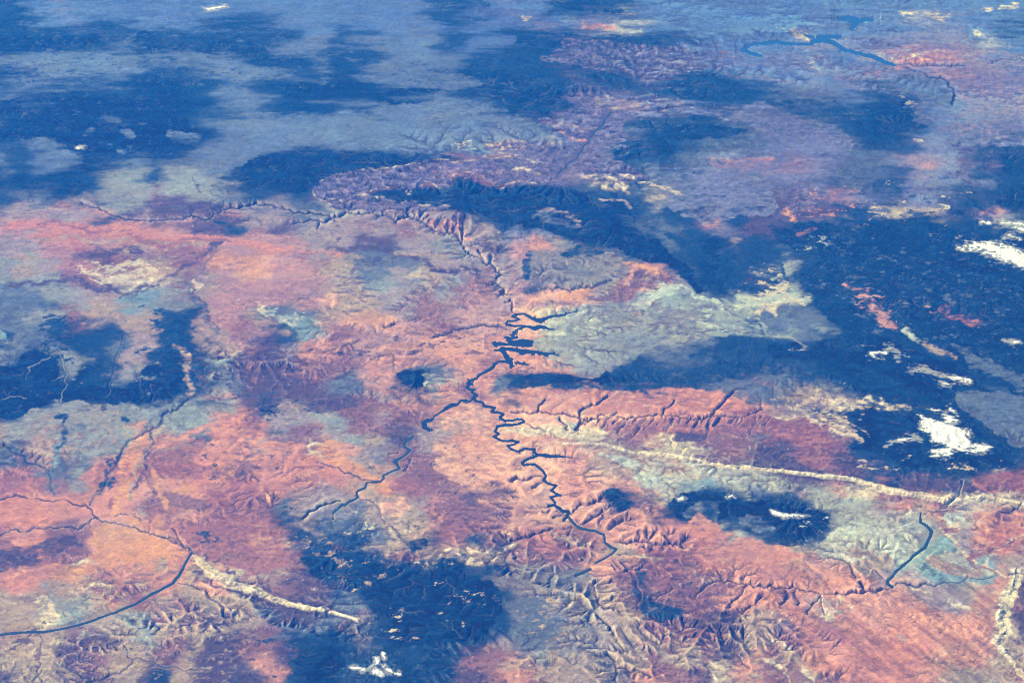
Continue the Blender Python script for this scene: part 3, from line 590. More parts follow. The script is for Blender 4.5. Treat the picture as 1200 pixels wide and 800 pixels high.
# dry canyons and washes: (kind on the floor, half width, depth km, coordinates)
CANYONS = [
 ('n', .7, .30, 'h', (225,646, 212,632, 200,628, 185,626, 170,621, 150,614, 135,610, 120,610, 114,604, 105,612, 92,619, 60,617, 45,618, 30,623, 18,619, 0,627, -50,630)),
 ('n', 1.0, .25, 'P', (114,606, 108,597, 100,590, 75,584, 40,583, 0,584, -50,585)),
 ('n', 1.4, .2, 's', (64,578, 60,562, 57,550, 45,544, 30,540, 18,530, 6,520)),
 ('n', 1.2, .2, 's', (105,590, 108,580, 120,570, 128,552, 140,535)),
 ('v', .6, .2, 's', (140,535, 155,515, 172,505, 190,492, 207,480, 222,468)),
 ('s', .8, .25, 'p', (135,603, 142,600, 150,602, 158,600, 165,607)),
 ('v', .9, .2, 'y', (45,738, 50,750, 45,770, 44,785, 50,800, 35,800)), ('n', .8, .2, 'y', (50,785, 40,797, 32,810)),
 ('v', .8, .2, 'y', (145,755, 148,768, 155,775, 145,785, 120,795, 100,805)), ('n', .6, .15, 'y', (155,772, 180,775, 215,786, 245,785)),
 ('v', .7, .2, 'y', (210,681, 228,685, 243,690, 248,702, 262,710)),
 ('N', .6, .5, 'h', (95,238, 110,243, 120,246, 130,251, 155,257, 190,258, 230,254, 250,251, 263,245, 285,241, 300,237, 318,240, 335,246, 345,250, 370,251, 385,252, 400,251, 412,249)),
 ('v', .8, .35, 'h', (345,262, 358,260, 372,258, 390,255, 402,251)), ('v', .6, .3, 'h', (372,268, 374,258)),
 ('v', 1.0, .8, 'h', (412,249, 430,250, 450,252, 480,253, 497,260, 508,268, 522,272, 536,274, 541,282, 550,296)),
 ('n', .8, .6, 'p', (541,282, 542,268)), ('n', .9, .6, 'h', (550,296, 557,299, 565,303, 570,309, 574,307, 575,299)),
 ('n', .8, .4, 'p', (560,293, 564,301)), ('n', .8, .5, 'h', (574,307, 582,318, 588,320, 583,323, 580,330, 590,336, 590,344)),
 ('n', 1.2, .4, 'p', (585,345, 590,340, 594,343)), ('n', .9, .5, 'p', (592,352, 598,350, 600,354, 600,357, 601,361, 604,366)),
 ('v', .7, .35, 'p', (600,481, 610,481, 625,482, 640,481, 650,483, 665,484, 680,488, 700,489, 740,487, 780,486, 830,487, 870,488, 882,484, 895,480)),
 ('v', .8, .3, 'P', (679,488, 679,480, 690,475, 703,470, 712,463)), ('v', .6, .3, 'P', (700,488, 704,484, 722,482)),
 ('v', .7, .3, 'P', (776,486, 779,477, 790,468)), ('v', .7, .3, 'P', (833,487, 838,479, 850,468, 860,458)),
 ('v', .7, .3, 'P', (629,481, 632,474, 640,468)),
 ('n', .9, .3, 'w', (655,487, 658,493, 665,503)), ('v', 1.0, .35, 'r', (679,488, 680,494, 678,502)),
 ('v', .6, .3, 'w', (600,492, 615,494, 625,500, 640,504)),
 
 ('v', .9, .3, 'P', (600,562, 612,560, 625,557, 636,556)), ('n', 1, .3, 'P', (624,569, 631,565, 638,562)), 
 ('n', .8, .35, 'r', (600,632, 620,628, 635,622, 648,618)), ('n', .7, .3, 'r', (680,613, 690,608, 700,603, 706,597)), ('n', .7, .3, 'r', (702,612, 707,605, 706,601)), ('n', .7, .3, 'P', (714,618, 722,612, 730,608)),
 ('v', .7, .3, 'r', (669,601, 676,595, 690,590, 705,582)), ('v', .8, .3, 'r', (649,605, 657,601, 660,598)), ('v', .7, .3, 'r', (636,598, 645,595)), ('v', .9, .3, 'r', (662,618, 670,616, 666,625)),
 ('v', .6, .3, 'r', (720,632, 740,633, 760,634, 785,636, 800,640)),
 ('n', 1.4, .5, 'p', (698,680, 697,687, 698,695, 702,700, 703,707)), ('v', .7, .4, 'y', (700,720, 708,728, 715,735, 721,745)),
 ('n', 1.2, .4, 'y', (712,765, 720,772, 723,782, 722,800, 722,820)), ('n', 1.2, .4, 'p', (725,782, 740,786, 750,785, 762,792)),
 ('n', 1.2, .4, 's', (628,670, 622,677)), ('v', .9, .4, 'y', (678,656, 684,654)), ('n', 1.2, .4, 's', (647,674, 643,682)),
 ('v', .7, .3, 'p', (768,702, 775,696, 785,692, 790,689)), ('v', .7, .35, 'p', (815,700, 822,692, 832,684, 845,681, 860,682, 878,684, 900,686, 920,688, 935,688, 962,695, 985,694, 1000,692, 1030,690, 1046,686)),
 ('v', 1.0, .35, 'p', (870,718, 876,712, 885,708, 892,698)), ('v', .7, .3, 'p', (856,710, 862,702, 870,695, 875,685)), ('v', .8, .3, 'p', (864,765, 870,772, 880,780)),
 ('v', .6, .25, 'w', (946,720, 952,708, 962,698)), ('v', .6, .25, 'w', (966,720, 962,708, 962,697)), ('v', .7, .25, 'p', (915,708, 922,700, 920,692)), ('v', .7, .25, 'p', (935,708, 932,698, 932,690)),
 ('n', .8, .2, 'h', (1046,686, 1060,682, 1075,686, 1095,686, 1120,682, 1150,677, 1172,672)),
 ('v', .6, .2, 'p', (1003,675, 999,666, 988,655)), ('v', .5, .2, 'p', (1040,680, 1030,672, 1020,664)), ('v', .4, .2, 'p', (1013,692, 1008,682)),
 ('n', .6, .2, 'y', (1080,601, 1095,598, 1110,597)), ('n', .9, .25, 'w', (1106,594, 1115,585, 1123,580, 1126,572, 1128,562)),
 ('s', .9, .2, 'p', (1055,583, 1062,587, 1070,589, 1080,592)), ('n', 1.3, .1, 'p', (1180,631, 1186,633, 1189,631)), ('v', .5, .1, 'p', (1188,633, 1175,640, 1160,646)),
 ('n', .8, .1, 'h', (1185,600, 1195,592, 1200,585, 1210,580)), ('v', .6, .2, 'y', (1182,672, 1190,670, 1200,671, 1220,670)),
 ('v', .6, .2, 'b', (1048,74, 1070,74.3, 1085,75, 1110,75.5, 1132,77)), ('n', .6, .2, 'b', (1060,77, 1085,84, 1105,91, 1114,97, 1119,104, 1120,112, 1115,122)), ('n', .5, .2, 'h', (1165,74, 1180,69, 1200,70, 1240,72)),
 ('v', .7, .35, 's', (635,338, 655,336, 680,335, 700,333, 715,328)), ('N', 1.0, .35, 's', (600,385, 590,381, 576,381, 560,381, 545,383, 530,388, 510,393)),
 ('v', .8, .3, 'm', (451,382, 462,378)), ('N', 1.0, .35, 'v', (318,476, 326,473)), ('N', 1.0, .3, 'v', (310,480, 322,483)),
 ('v', .6, .3, 'p', (456,530, 466,528)), ('n', .9, .3, 'm', (480,535, 480,541, 476,548)), ('n', .6, .3, 'p', (446,562, 425,560, 405,553, 390,545, 372,540)),
 ('N', .7, .3, 'w', (356,606, 365,597, 378,591, 399,585)), ('N', .6, .3, 'y', (391,598, 391,606)), ('v', .6, .2, 'y', (420,579, 435,586, 445,600, 450,612)),
 ('g', .7, .15, 'N', (72,472, 80,450, 78,435, 70,415, 55,405)), ('g', .8, .15, 'N', (30,445, 32,430, 45,425, 60,415, 68,412)), ('g', .7, .15, 'N', (0,468, 15,465, 30,467)), ('g', .7, .15, 'N', (60,446, 75,440)),
 ('s', .8, .15, 'N', (123,466, 128,450, 134,435, 136,420, 142,405, 143,395)), ('s', .6, .15, 'N', (160,470, 163,450, 160,435, 148,425)), ('s', .7, .15, 'N', (175,450, 180,462, 178,470)),
 ('v', .5, .2, 'h', (220,331, 232,322, 240,312, 250,300)),
 ('n', 1, .35, 'r', (735,670, 742,676, 746,688, 751,700, 748,712)),
 ('v', .5, .2, 'P', (204,618, 210,632, 218,642)), ('v', .4, .2, 'P', (100,735, 101,736)),
 ('w', .6, .15, 's', (229,207, 233,220, 236,226)), ('y', .6, .1, 's', (98,226, 104,234)),
]

_gr = np.random.default_rng(21)      # comb of short parallel gullies feeding the plateau canyon
for gx in np.arange(684, 905, 7.5):
    x_ = gx + _gr.normal() * 4; l_ = 6 + 20 * _gr.random() ** 1.8; lean = _gr.uniform(.1, 1.1)
    CANYONS.append(('v', _gr.uniform(.3, 1.1), _gr.uniform(.12, .26), 'p' if _gr.random() < .6 else 'r', (x_, 488.5, x_ - l_ * lean * .5, 488.5 + l_ * .55, x_ - l_ * lean, 488.5 + l_)))
# base elevation and erodibility from the cover, then landforms on top
H0 = np.zeros((NY, NX), F32); KE = np.zeros((NY, NX), F32); WOOD = np.zeros((NY, NX), F32)
Wt /= Wt.sum(0)
for k, ch in enumerate(order):
    _, e, kk, wd = KINDS[ch]
    H0 += Wt[k] * F32(e); KE += Wt[k] * F32(kk); WOOD += Wt[k] * F32(wd)
H0 = blur(H0[::2, ::2], 7, 9)
H0 = bilerp(H0, (SX - SX0) / DU / 2, (SY - SY0) / DV / 2)
KE = blur(KE, 3)
for (x, y, rx, ry, hh) in [(487,447,12,7,1.3),(800,589,11,7,.9),(855,587,14,7,1.2),(925,606,26,8,1.4),(440,784,22,11,1.0),(100,174,12,6,1.2),(715,578,9,6,.6),(728,594,8,4,.5),(1110,508,60,22,.8),(1165,295,50,14,.7),(945,610,40,12,.4),(500,710,70,30,.4),(254,10,10,3,.8),(335,375,10,6,.3)]:
    H0 += F32(hh) * np.exp(-(((SX - x) / rx) ** 2 + ((SY - y) / ry) ** 2))
HBASE = H0.copy()
ROLL = fbm(WX, WY, 34, 11, 6, .52) * F32(.75) + fbm(WX, WY, 9, 12, 5, .6, True) * F32(.10)
H0 += ROLL
for amp in (.5,):
    KE += F32(amp) * np.exp(-(((SX - 560) / 130) ** 2 + ((SY - 200) / 35) ** 2))
# hogback crests: steep on the far side, a long dip slope on the near side
for kind, pts in BANDS:
    if kind == 'w' and len(pts) >= 9 and pts[0][0] != 995:
        r = line_dist(pts, 16, SX, SY)
        w, d, hw, tt, side = r
        H0[w] += (1 + .9 * MOT[w]) * np.where(side > 0, np.clip(.26 * (1 - d / (hw * 1.6 + 1.5)), 0, 1), np.clip(.26 * (1 - d / (hw * .5 + 1)), 0, 1)).astype(F32)

FIX = np.full((NY, NX), np.nan, F32)
WLEV = np.full((NY, NX), 9e9, F32); WDIST = np.full((NY, NX), 9e9, F32); WID = np.zeros((NY, NX), np.int32)
CAP = np.full((NY, NX), 9e9, F32)
FLOOR = np.zeros((NY, NX), F32); 
for wi, (_, _, _, lines, l0, l1) in enumerate(WATERS):
    for pts in lines:
        r = line_dist(wiggle(pts, *((.14, 3, 4) if wi == 7 else (.05, 2, 9))), 9, SX, SY)
        if r is None: continue
        w, d, hw, tt, side = r
        e = d - hw * (1.22 if wi == 0 else 1.0) - (.9 if wi == 1 else .02) + MOT[w] * (.25 if wi < 2 else .1)
        lev = F32(l0) + F32(l1 - l0) * tt
        m = e < WDIST[w]
        WDIST[w] = np.where(m, e, WDIST[w]); WLEV[w] = np.where(m, lev, WLEV[w]); WID[w] = np.where(m, wi, WID[w])
FLOORS = []
for kind, hw0, dep, rim, xy in CANYONS:
    pts = wiggle(pl(hw0 * .6, *xy), .13, 3, 4)
    r = line_dist(pts, 9, SX + wpx * .10, SY + wpy * .10)
    if r is None: continue
    w, d, hw, tt, side = r
    FLOORS.append((w, kind, rim, d, hw, F32(dep)))

# ------------------------------------------------------------------ erosion by running water
OFF = [(-1,-1),(-1,0),(-1,1),(0,-1),(0,1),(1,-1),(1,0),(1,1)]
def shift(a, dy, dx, fill):
    o = np.full_like(a, fill); H, W = a.shape
    o[max(0,-dy):H-max(0,dy), max(0,-dx):W-max(0,dx)] = a[max(0,dy):H-max(0,-dy), max(0,dx):W-max(0,-dx)]
    return o
def erode(h, K, fixed, fixlev, wx, wy, iters, dt, diff, sweeps, head, m=.42):
    H, W = h.shape; N = H * W
    idx = np.arange(N).reshape(H, W)
    gx = np.abs(np.gradient(wx, axis=1)); gy = np.abs(np.gradient(wy, axis=0))
    dist = [np.sqrt((gx * dx) ** 2 + (gy * dy) ** 2) for dy, dx in OFF]
    area = (gx * gy).astype(np.float64).ravel()
    edge = np.zeros((H, W), bool); edge[0] = edge[-1] = True; edge[:, 0] = edge[:, -1] = True
    fx_ = fixed | edge
    h = np.where(fixed, fixlev, h).astype(F32)
    Acc = None
    for it in range(iters):
        # fill closed basins so that every slope drains
        if head > 0:
            f = np.where(fx_, h, h + F32(head if it == 0 else min(head, .12))).astype(F32)
            for s in range(sweeps if it == 0 else sweeps // 3):
                mn = np.minimum(np.minimum(f[:-2, 1:-1], f[2:, 1:-1]), np.minimum(f[1:-1, :-2], f[1:-1, 2:]))
                mn = np.minimum(mn, np.minimum(np.minimum(f[:-2, :-2], f[2:, 2:]), np.minimum(f[:-2, 2:], f[2:, :-2])))
                nf = np.maximum(h[1:-1, 1:-1], np.minimum(f[1:-1, 1:-1], mn + F32(2e-4)))
                f[1:-1, 1:-1] = np.where(fx_[1:-1, 1:-1], h[1:-1, 1:-1], nf)
            h = np.where(f < h + head * .95, f, h)
        best = np.zeros((H, W), F32); rc = idx.copy(); bd = np.ones((H, W), F32)
        for (dy, dx), dd in zip(OFF, dist):
            sl = (h - shift(h, dy, dx, 1e9)) / dd
            mm = sl > best
            best = np.where(mm, sl, best); bd = np.where(mm, dd, bd); rc = np.where(mm, idx + dy * W + dx, rc)
        rc = np.where(fx_, idx, rc).ravel()
        acc = area.copy(); ptr = rc.copy(); moving = ptr != np.arange(N)
        root = ~moving
        src = np.where(moving, acc, 0.)
        # pointer doubling: sum everything upstream
        tot = area.copy(); jump = rc.copy(); live = moving.copy()
        for s in range(12):
            add = np.bincount(jump[live], weights=tot[live], minlength=N)
            # children already at a root stop moving once counted
            nt = tot + add
            nj = jump[jump]
            # a node whose jump target is a root has delivered everything to it
            live = live & ~root[jump]
            tot = nt; jump = nj
            if not live.any(): break
        Acc = tot
        F = (K.ravel() * dt * Acc ** m / bd.ravel()).astype(np.float64)
        F[root] = 0
        a = h.ravel() / (1 + F); b = F / (1 + F); a = a.astype(np.float64)
        a[root] = h.ravel()[root]; b[root] = 0
        jump = rc.copy()
        for s in range(12):
            a = a + b * a[jump]; b = b * b[jump]; jump = jump[jump]
            if b.max() < 1e-5: break
        h = a.reshape(H, W).astype(F32)
        if diff:
            hb = h.copy()
            hb[1:-1, 1:-1] += F32(diff) * (h[:-2, 1:-1] + h[2:, 1:-1] + h[1:-1, :-2] + h[1:-1, 2:] - 4 * h[1:-1, 1:-1])
            h = np.where(fx_, h, hb)
    return h, Acc.reshape(H, W)

def zoomto(a, H, W):
    h, w = a.shape
    X, Y = np.meshgrid(np.linspace(0, w - 1, W), np.linspace(0, h - 1, H))
    return bilerp(np.ascontiguousarray(a, dtype=F32), X, Y)

wet = WDIST < .1
for w, kind, rim, d, hw, dep in FLOORS:
    t_ = np.clip(1.2 - d / (hw + .8), 0, 1)
    H0[w] -= dep * .5 * min(1, dep / .35) * t_; KE[w] *= 1 + 4 * t_
LEV0 = WLEV - F32(.05)
h = None
for q, iters, dt, diff, sw, head in ((4, 30, .10, .03, 420, 2.5), (2, 14, .06, .02, 90, .03), (1, 7, .05, .01, 0, 0)):
    HH, WW = (NY + q - 1) // q, (NX + q - 1) // q
    sl = (slice(0, None, q), slice(0, None, q))
    wq = blur(wet.astype(F32), q * .5)[sl] > .25 if q > 1 else wet
    b0 = H0[sl]
    if h is None: h = b0.copy()
    else: h = zoomto(h, HH, WW) + (b0 - zoomto(H0[::pq, ::pq], HH, WW)) + fbm(WX[sl], WY[sl], 1.1 * q, 70 + q, 3, .6) * F32(.016 * q)
    h, ACC = erode(h, KE[sl], wq, LEV0[sl], WX[sl], WY[sl], iters, dt, diff, sw, head)
    pq = q
    print('erosion', q, round(time.time() - T0, 1))
HT = h
# shores and canyon floors
low = bilerp(blur(np.ascontiguousarray(HT[::3, ::3]), 5), (SX - SX0) / DU / 3, (SY - SY0) / DV / 3)
ROUGH = np.clip(.22 + KE * .72, .36, 1.2)
wn = np.exp(-np.maximum(WDIST, 0) / 7) * (WDIST < 50)
lowH = bilerp(blur(np.ascontiguousarray(H0[::3, ::3]), 5), (SX - SX0) / DU / 3, (SY - SY0) / DV / 3)
# keep the dissected texture, take out most of the broad swells
low5 = blur(HT, 5)
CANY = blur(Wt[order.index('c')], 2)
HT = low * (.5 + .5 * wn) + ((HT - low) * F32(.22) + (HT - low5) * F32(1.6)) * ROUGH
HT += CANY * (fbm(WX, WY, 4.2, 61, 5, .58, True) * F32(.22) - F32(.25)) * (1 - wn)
HT += fbm(WX, WY, 2.4, 62, 5, .68, True) * F32(.030) * ROUGH
for x_, y_, rx_, ry_, hh_ in [(488,447,24,12,.30),(800,591,18,9,.2),(855,589,24,11,.28),(928,609,38,17,.32),(440,784,30,14,.35),(100,174,12,6,.3),(719,580,14,9,.25)]:
    dx_ = (SX - x_) / rx_; dy_ = (SY - y_) / ry_; rr_ = np.sqrt(dx_ ** 2 + dy_ ** 2); th_ = np.arctan2(dy_, dx_)
    spur = np.abs(fbm(np.cos(th_) * 2.2 + rr_ * .5, np.sin(th_) * 2.2, 1.0, 65 + int(x_) % 7, 3, .6))
    HT += (np.exp(-rr_ ** 2 * 1.3) * F32(hh_) * (1 - spur * 1.6 * np.clip(rr_ * 2.5, 0, 1))).astype(F32)
# cliff-and-bench: hard beds stand as steps
TH = F32(.17); ph = HT / TH + fbm(WX, WY, 20, 63, 3) * .6; fl = np.floor(ph); fr_ = ph - fl
stp = np.clip((fr_ - .5) * 3.2 + .5, 0, 1); stp = stp * stp * (3 - 2 * stp)
HT += (stp - fr_) * TH * np.clip(ROUGH - .62, 0, .75) * (1 - WOOD * .7)
e = WDIST
HT = np.where(e < 3, np.where(e < .2, WLEV - .08, np.maximum(HT, WLEV + .012 + np.maximum(e, 0) * .012)), HT).astype(F32)
SLx = np.gradient(HT, axis=1) / np.gradient(WX, axis=1); SLy = np.gradient(HT, axis=0) / np.gradient(WY, axis=0)
SLOPE = np.sqrt(SLx ** 2 + SLy ** 2)
LAcc = np.log10(ACC + 1e-3)
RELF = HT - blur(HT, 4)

# ------------------------------------------------------------------ colour of the ground
def put(w, kind, a):
    k = order.index(kind)
    for q in range(NK): Wt[q][w] *= (1 - a)
    Wt[k][w] += a
ALL = (slice(None), slice(None))
Wt = np.clip(Wt, 0, 1) ** (1 + .5 * (1 - FAR)[None]).astype(F32); Wt /= Wt.sum(0)
wd_ = sum(Wt[order.index(c)] for c in 'NF')
put(ALL, 'n', np.clip(.20 + CLR * .46 + MOT * .18 + STK * FAR * .3 + np.clip(RELF * 7, -.3, .5), 0, .8) * wd_)  # open woodland mixed into forest; ridges lightened in colour as if sunlit
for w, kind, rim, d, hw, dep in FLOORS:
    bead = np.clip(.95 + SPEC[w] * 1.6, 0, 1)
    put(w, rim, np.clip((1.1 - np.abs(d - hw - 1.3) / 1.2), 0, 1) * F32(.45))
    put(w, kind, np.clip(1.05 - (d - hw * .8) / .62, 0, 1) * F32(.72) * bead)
# streambeds: wooded in red country, pale in dark country
rnd = fbm(WX, WY, 12, 64, 4, .6)
big = LAcc.copy()
for dy, dx in ((0, 1), (1, 0), (0, -1), (-1, 0)): big = np.maximum(big, shift(LAcc, dy, dx, -9) - .45)
LAcc = big
ch = np.clip((LAcc + .1 - rnd * .35) / 1.1, 0, 1) * np.clip(SLOPE * 9, .25, 1)
dark = WOOD
put(ALL, 'v', ch * np.clip(.62 + rnd * .3, 0, .9) * np.clip(1 - dark * 2.2, 0, 1))
put(ALL, 's', ch * np.clip(.6 + rnd * .4, 0, .8) * np.clip(dark * 1.6 - .25, 0, 1))
rdg = np.clip((-.95 - LAcc) * 4, 0, 1) * np.clip(SLOPE * 5 - .3, 0, 1)
put(ALL, 'w', rdg * .30 * np.clip(1 - dark * 1.2, .0, 1) * np.clip(.5 + MOT, 0, 1))
Wt /= Wt.sum(0)
ALB = np.zeros((NY, NX, 3), F32)
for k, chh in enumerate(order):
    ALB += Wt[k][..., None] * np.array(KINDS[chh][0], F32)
WOOD = sum(Wt[k] * F32(KINDS[c][3]) for k, c in enumerate(order))
# rock tone: bedding varies steep scarps, crests come out lighter and hollows darker
fine = fbm(WX, WY, 1.4, 90, 4, .82); mid = fbm(WX, WY, 6, 91, 4, .6); strata = fbm(WX * .35, HT * 55 + WY * .12, 1.0, 92, 3, .6)
steep = np.clip(SLOPE * 5 - .35, 0, 1)
ledge = fbm(HT * 13 + fbm(WX, WY, 8, 97, 3) * .35, WX * .012 + WY * .01, 1.0, 98, 3, .7)   # beds crop out along the contours
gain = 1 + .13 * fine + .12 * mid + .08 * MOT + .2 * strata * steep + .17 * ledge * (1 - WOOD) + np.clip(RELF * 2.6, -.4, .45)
# wind streaks on the sand sheet
ca, sa = math.cos(-.60), math.sin(-.60)
u_ = WX * ca - WY * sa; v_ = WX * sa + WY * ca
stk = fbm(SX * .8 + SY * .62, (SY * .8 - SX * .62) * 7, 38, 95, 4, .6)
smask = np.clip((SX - 860) / 60, 0, 1) * np.clip((SY - 640 + (SX - 900) * .12) / 40, 0, 1) * np.clip(1 - WOOD * 3, 0, 1)
gain += stk * .30 * smask
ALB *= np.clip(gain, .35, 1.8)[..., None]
# iron-rich and clay-rich tints drift through the bare rock
tint = fbm(WX, WY, 11, 96, 4, .6) * F32(.6)
bare = np.clip(1 - WOOD * 1.6, 0, 1)
ALB[..., 1] *= 1 + .10 * ledge * bare; ALB[..., 0] *= 1 + .10 * tint * bare; ALB[..., 2] *= 1 - .16 * tint * bare
ALB = np.clip(ALB, .008, .62)
SNOWALB = np.array([.80, .82, .84], F32)

# ------------------------------------------------------------------ snow
def blob_field(shapes, rag=1.5, spk=1.4):
    shapes = [[(x, y, h * (1.3 if rag > 1.1 else 1)) for x, y, h in s] for s in shapes]
    f = np.full((NY, NX), -9., F32)
    for s in shapes:
        r = line_dist(s, 16, SX + wpx * .35, SY + wpy * .35)
        if r is None: continue
        w, d, hw, tt, side = r
        v = hw - d + SPEC[w] * spk * .8 + SNN[w] * rag * 1.15 + SN2[w] * (2.2 if rag > 1.1 else .6) - (.5 if rag > 1.1 else 0)
        f[w] = np.maximum(f[w], np.where(d < hw + 5, v, -9))
    return f
SNN = fbm(WX * .6 + WY * .35, WY, 1.5, 40, 4, .75) * 1.2
SN2 = fbm(WX * .6 + WY * .4, WY, .7, 41, 2, .7)
G1 = 'snowfields on the high plateaus'
SNOWS = [
 ('broad wedge of white snow on the dark forested plateau, largest snowfield', [[(1084,500,6),(1100,508,9),(1120,516,9),(1140,524,4),(1160,525,1.2)],[(1090,530,3),(1110,530,4)],[(1090,482,1.5),(1105,490,2.5),(1115,495,2)],[(1113,479,1.5),(1117,487,1.5)],[(1080,492,2),(1095,500,4)]], 1.9, 2.6),
 ('ragged string of snow streaks left of the largest snowfield', [[(1036,522,1.2),(1048,518,1.6),(1062,514,1.6),(1078,516,1.8)]], 1.6, 1.6),
 ('long slanting snow streak above the largest snowfield', [[(1068,433,1.2),(1082,431,1.8),(1095,436,2.4),(1108,440,2.2),(1122,445,1.4),(1134,448,1.2)]], 1.2, 1.0),
 ('short snow streak tucked under the long slanting one', [[(1099,447,1.1),(1112,450.5,1.3)]], 1.2, 1.2),
 ('thin broken snow patch on the upper left of the streaky bands', [[(1022,414,.9),(1035,414,1),(1045,409,1.1),(1054,422,.8)]], 1.2, 1.2),
 ('elongated bright snowfield at the right edge', [[(1122,292,1.2),(1140,290,3),(1158,293,4.5),(1178,298,5.5),(1200,305,6),(1230,312,5)],[(1178,282,.9),(1186,280,1.6),(1194,282,.8)]], 1.6, 1.8),
 ('uppermost snow patch at the right edge above the elongated snowfield', [[(1173,263,1.6),(1190,264,1.8),(1215,267,2.5)],[(1188,269,1.4),(1200,272,1.8)]], 1.0, 1.2),
 ('faint little snow streak left of the uppermost right-edge patch', [[(1148,262,1),(1160,263,1)]], .8, .8),
 ('narrow snow crest on the right-hand dark blue mountain', [[(904,601,1.6),(910,603,1.8),(920,607,1.4),(930,608,1.6),(940,609,1.2),(949,608,.5)]], .6, .7),
 ('small middle snow cap of the three snowy mountain tops on pale clay', [[(851,585,1.1),(857,584,1.7),(862,586,1.2)]], .8, .9),
 ('tiny leftmost snow cap of the three snowy mountain tops on pale clay', [[(796,588,.9),(801,587.5,1.3),(805,589,.8)]], .8, .9),
 ('row of white snow-capped peaks at the bottom edge', [[(414,785,1.8),(420,784,1.2)],[(423,785,1.6),(429,788,2)],[(432,793,1.5)],[(438,789,2),(445,793,2.4)],[(447,785,1.2),(450,783,1.2)],[(452,788,1.8),(456,789,1.4)],[(461,790,1),(467,790,1.3)]], .7, .9),
 ('small snow peak just above the bottom row of peaks', [[(450,769,1.2),(450,774,1.8)]], .5, .5),
 ('thin curved snow ridge linking the small peak to the bottom row', [[(442,774,1.5),(440,780,1.6),(434,785,1.5)]], .1, .1),
 ('lone tiny white snow summit in the dark forest at upper left', [[(97,172.8,1.1),(105,173.5,1.4)]], .4, .4),
 ('faint snow streak near the top edge at left', [[(243,12,.9),(252,11,1.3),(260,9,1.3),(267,8,.9)]], .7, .8),
 ('upper snow fleck at the right edge of the highland', [[(1180,401,.9),(1190,404,1.1),(1200,402,.9)]], .7, .7),
]
SNF = [blob_field(shp, rag, spk) for lab, shp, rag, spk in SNOWS]
sn_all = np.max(SNF, 0)
thin = np.clip(1 + sn_all / 2.4 + MOT * .35, 0, 1) * (sn_all > -5) * .75      # thin snow between the trees
ALB = ALB * (1 - thin[..., None]) + np.array([.34, .36, .37], F32) * thin[..., None].astype(F32)

# ------------------------------------------------------------------ whole sheet incl. the far margins
full_h = np.zeros(GXs.shape, F32); NYF, NXF = GXs.shape
iy = np.clip(np.arange(NYF) - OY, 0, NY - 1); ix = np.clip(np.arange(NXF) - OX, 0, NX - 1)
full_h = HT[np.ix_(iy, ix)].copy()
full_c = ALB[np.ix_(iy, ix)].copy()
outside = np.ones((NYF, NXF), bool); outside[core] = False
wx_, wy_ = PTS[..., 0][outside], PTS[..., 1][outside]
nz = fbm(wx_.astype(F32), wy_.astype(F32), 90, 99, 5)
full_c[outside] = (np.array([.19, .14, .105]) * (1 + .6 * nz[:, None])).astype(F32)
up_n = (PTS + np.array([0, 0, R_E])); up_n /= np.linalg.norm(up_n, axis=-1, keepdims=True)
POS = PTS + up_n * full_h[..., None]

def make_mesh(name, verts, faces, cols=None, smooth=True):
    me = bpy.data.meshes.new(name)
    me.vertices.add(len(verts)); me.vertices.foreach_set('co', np.ascontiguousarray(verts, dtype=F32).ravel())
    nf = len(faces)
    me.loops.add(nf * 4); me.polygons.add(nf)
    me.polygons.foreach_set('loop_start', np.arange(0, nf * 4, 4, dtype=np.int32))
    me.loops.foreach_set('vertex_index', faces.astype(np.int32).ravel())
    if cols is not None:
        at = me.attributes.new('albedo', 'FLOAT_COLOR', 'POINT')
        c4 = np.ones((len(verts), 4), F32); c4[:, :3] = cols; at.data.foreach_set('color', c4.ravel())
    me.update(calc_edges=True)
    me.validate()
    if smooth: me.polygons.foreach_set('use_smooth', np.ones(len(me.polygons), bool))
    return me

def link(name, me, mat, label=None, cat=None, kind=None, group=None, parent=None):
    o = bpy.data.objects.new(name, me); bpy.context.scene.collection.objects.link(o)
    if mat: me.materials.append(mat)
    if label: o['label'] = label
    if cat: o['category'] = cat
    if kind: o['kind'] = kind
    if group: o['group'] = group
    if parent: o.parent = parent
    return o

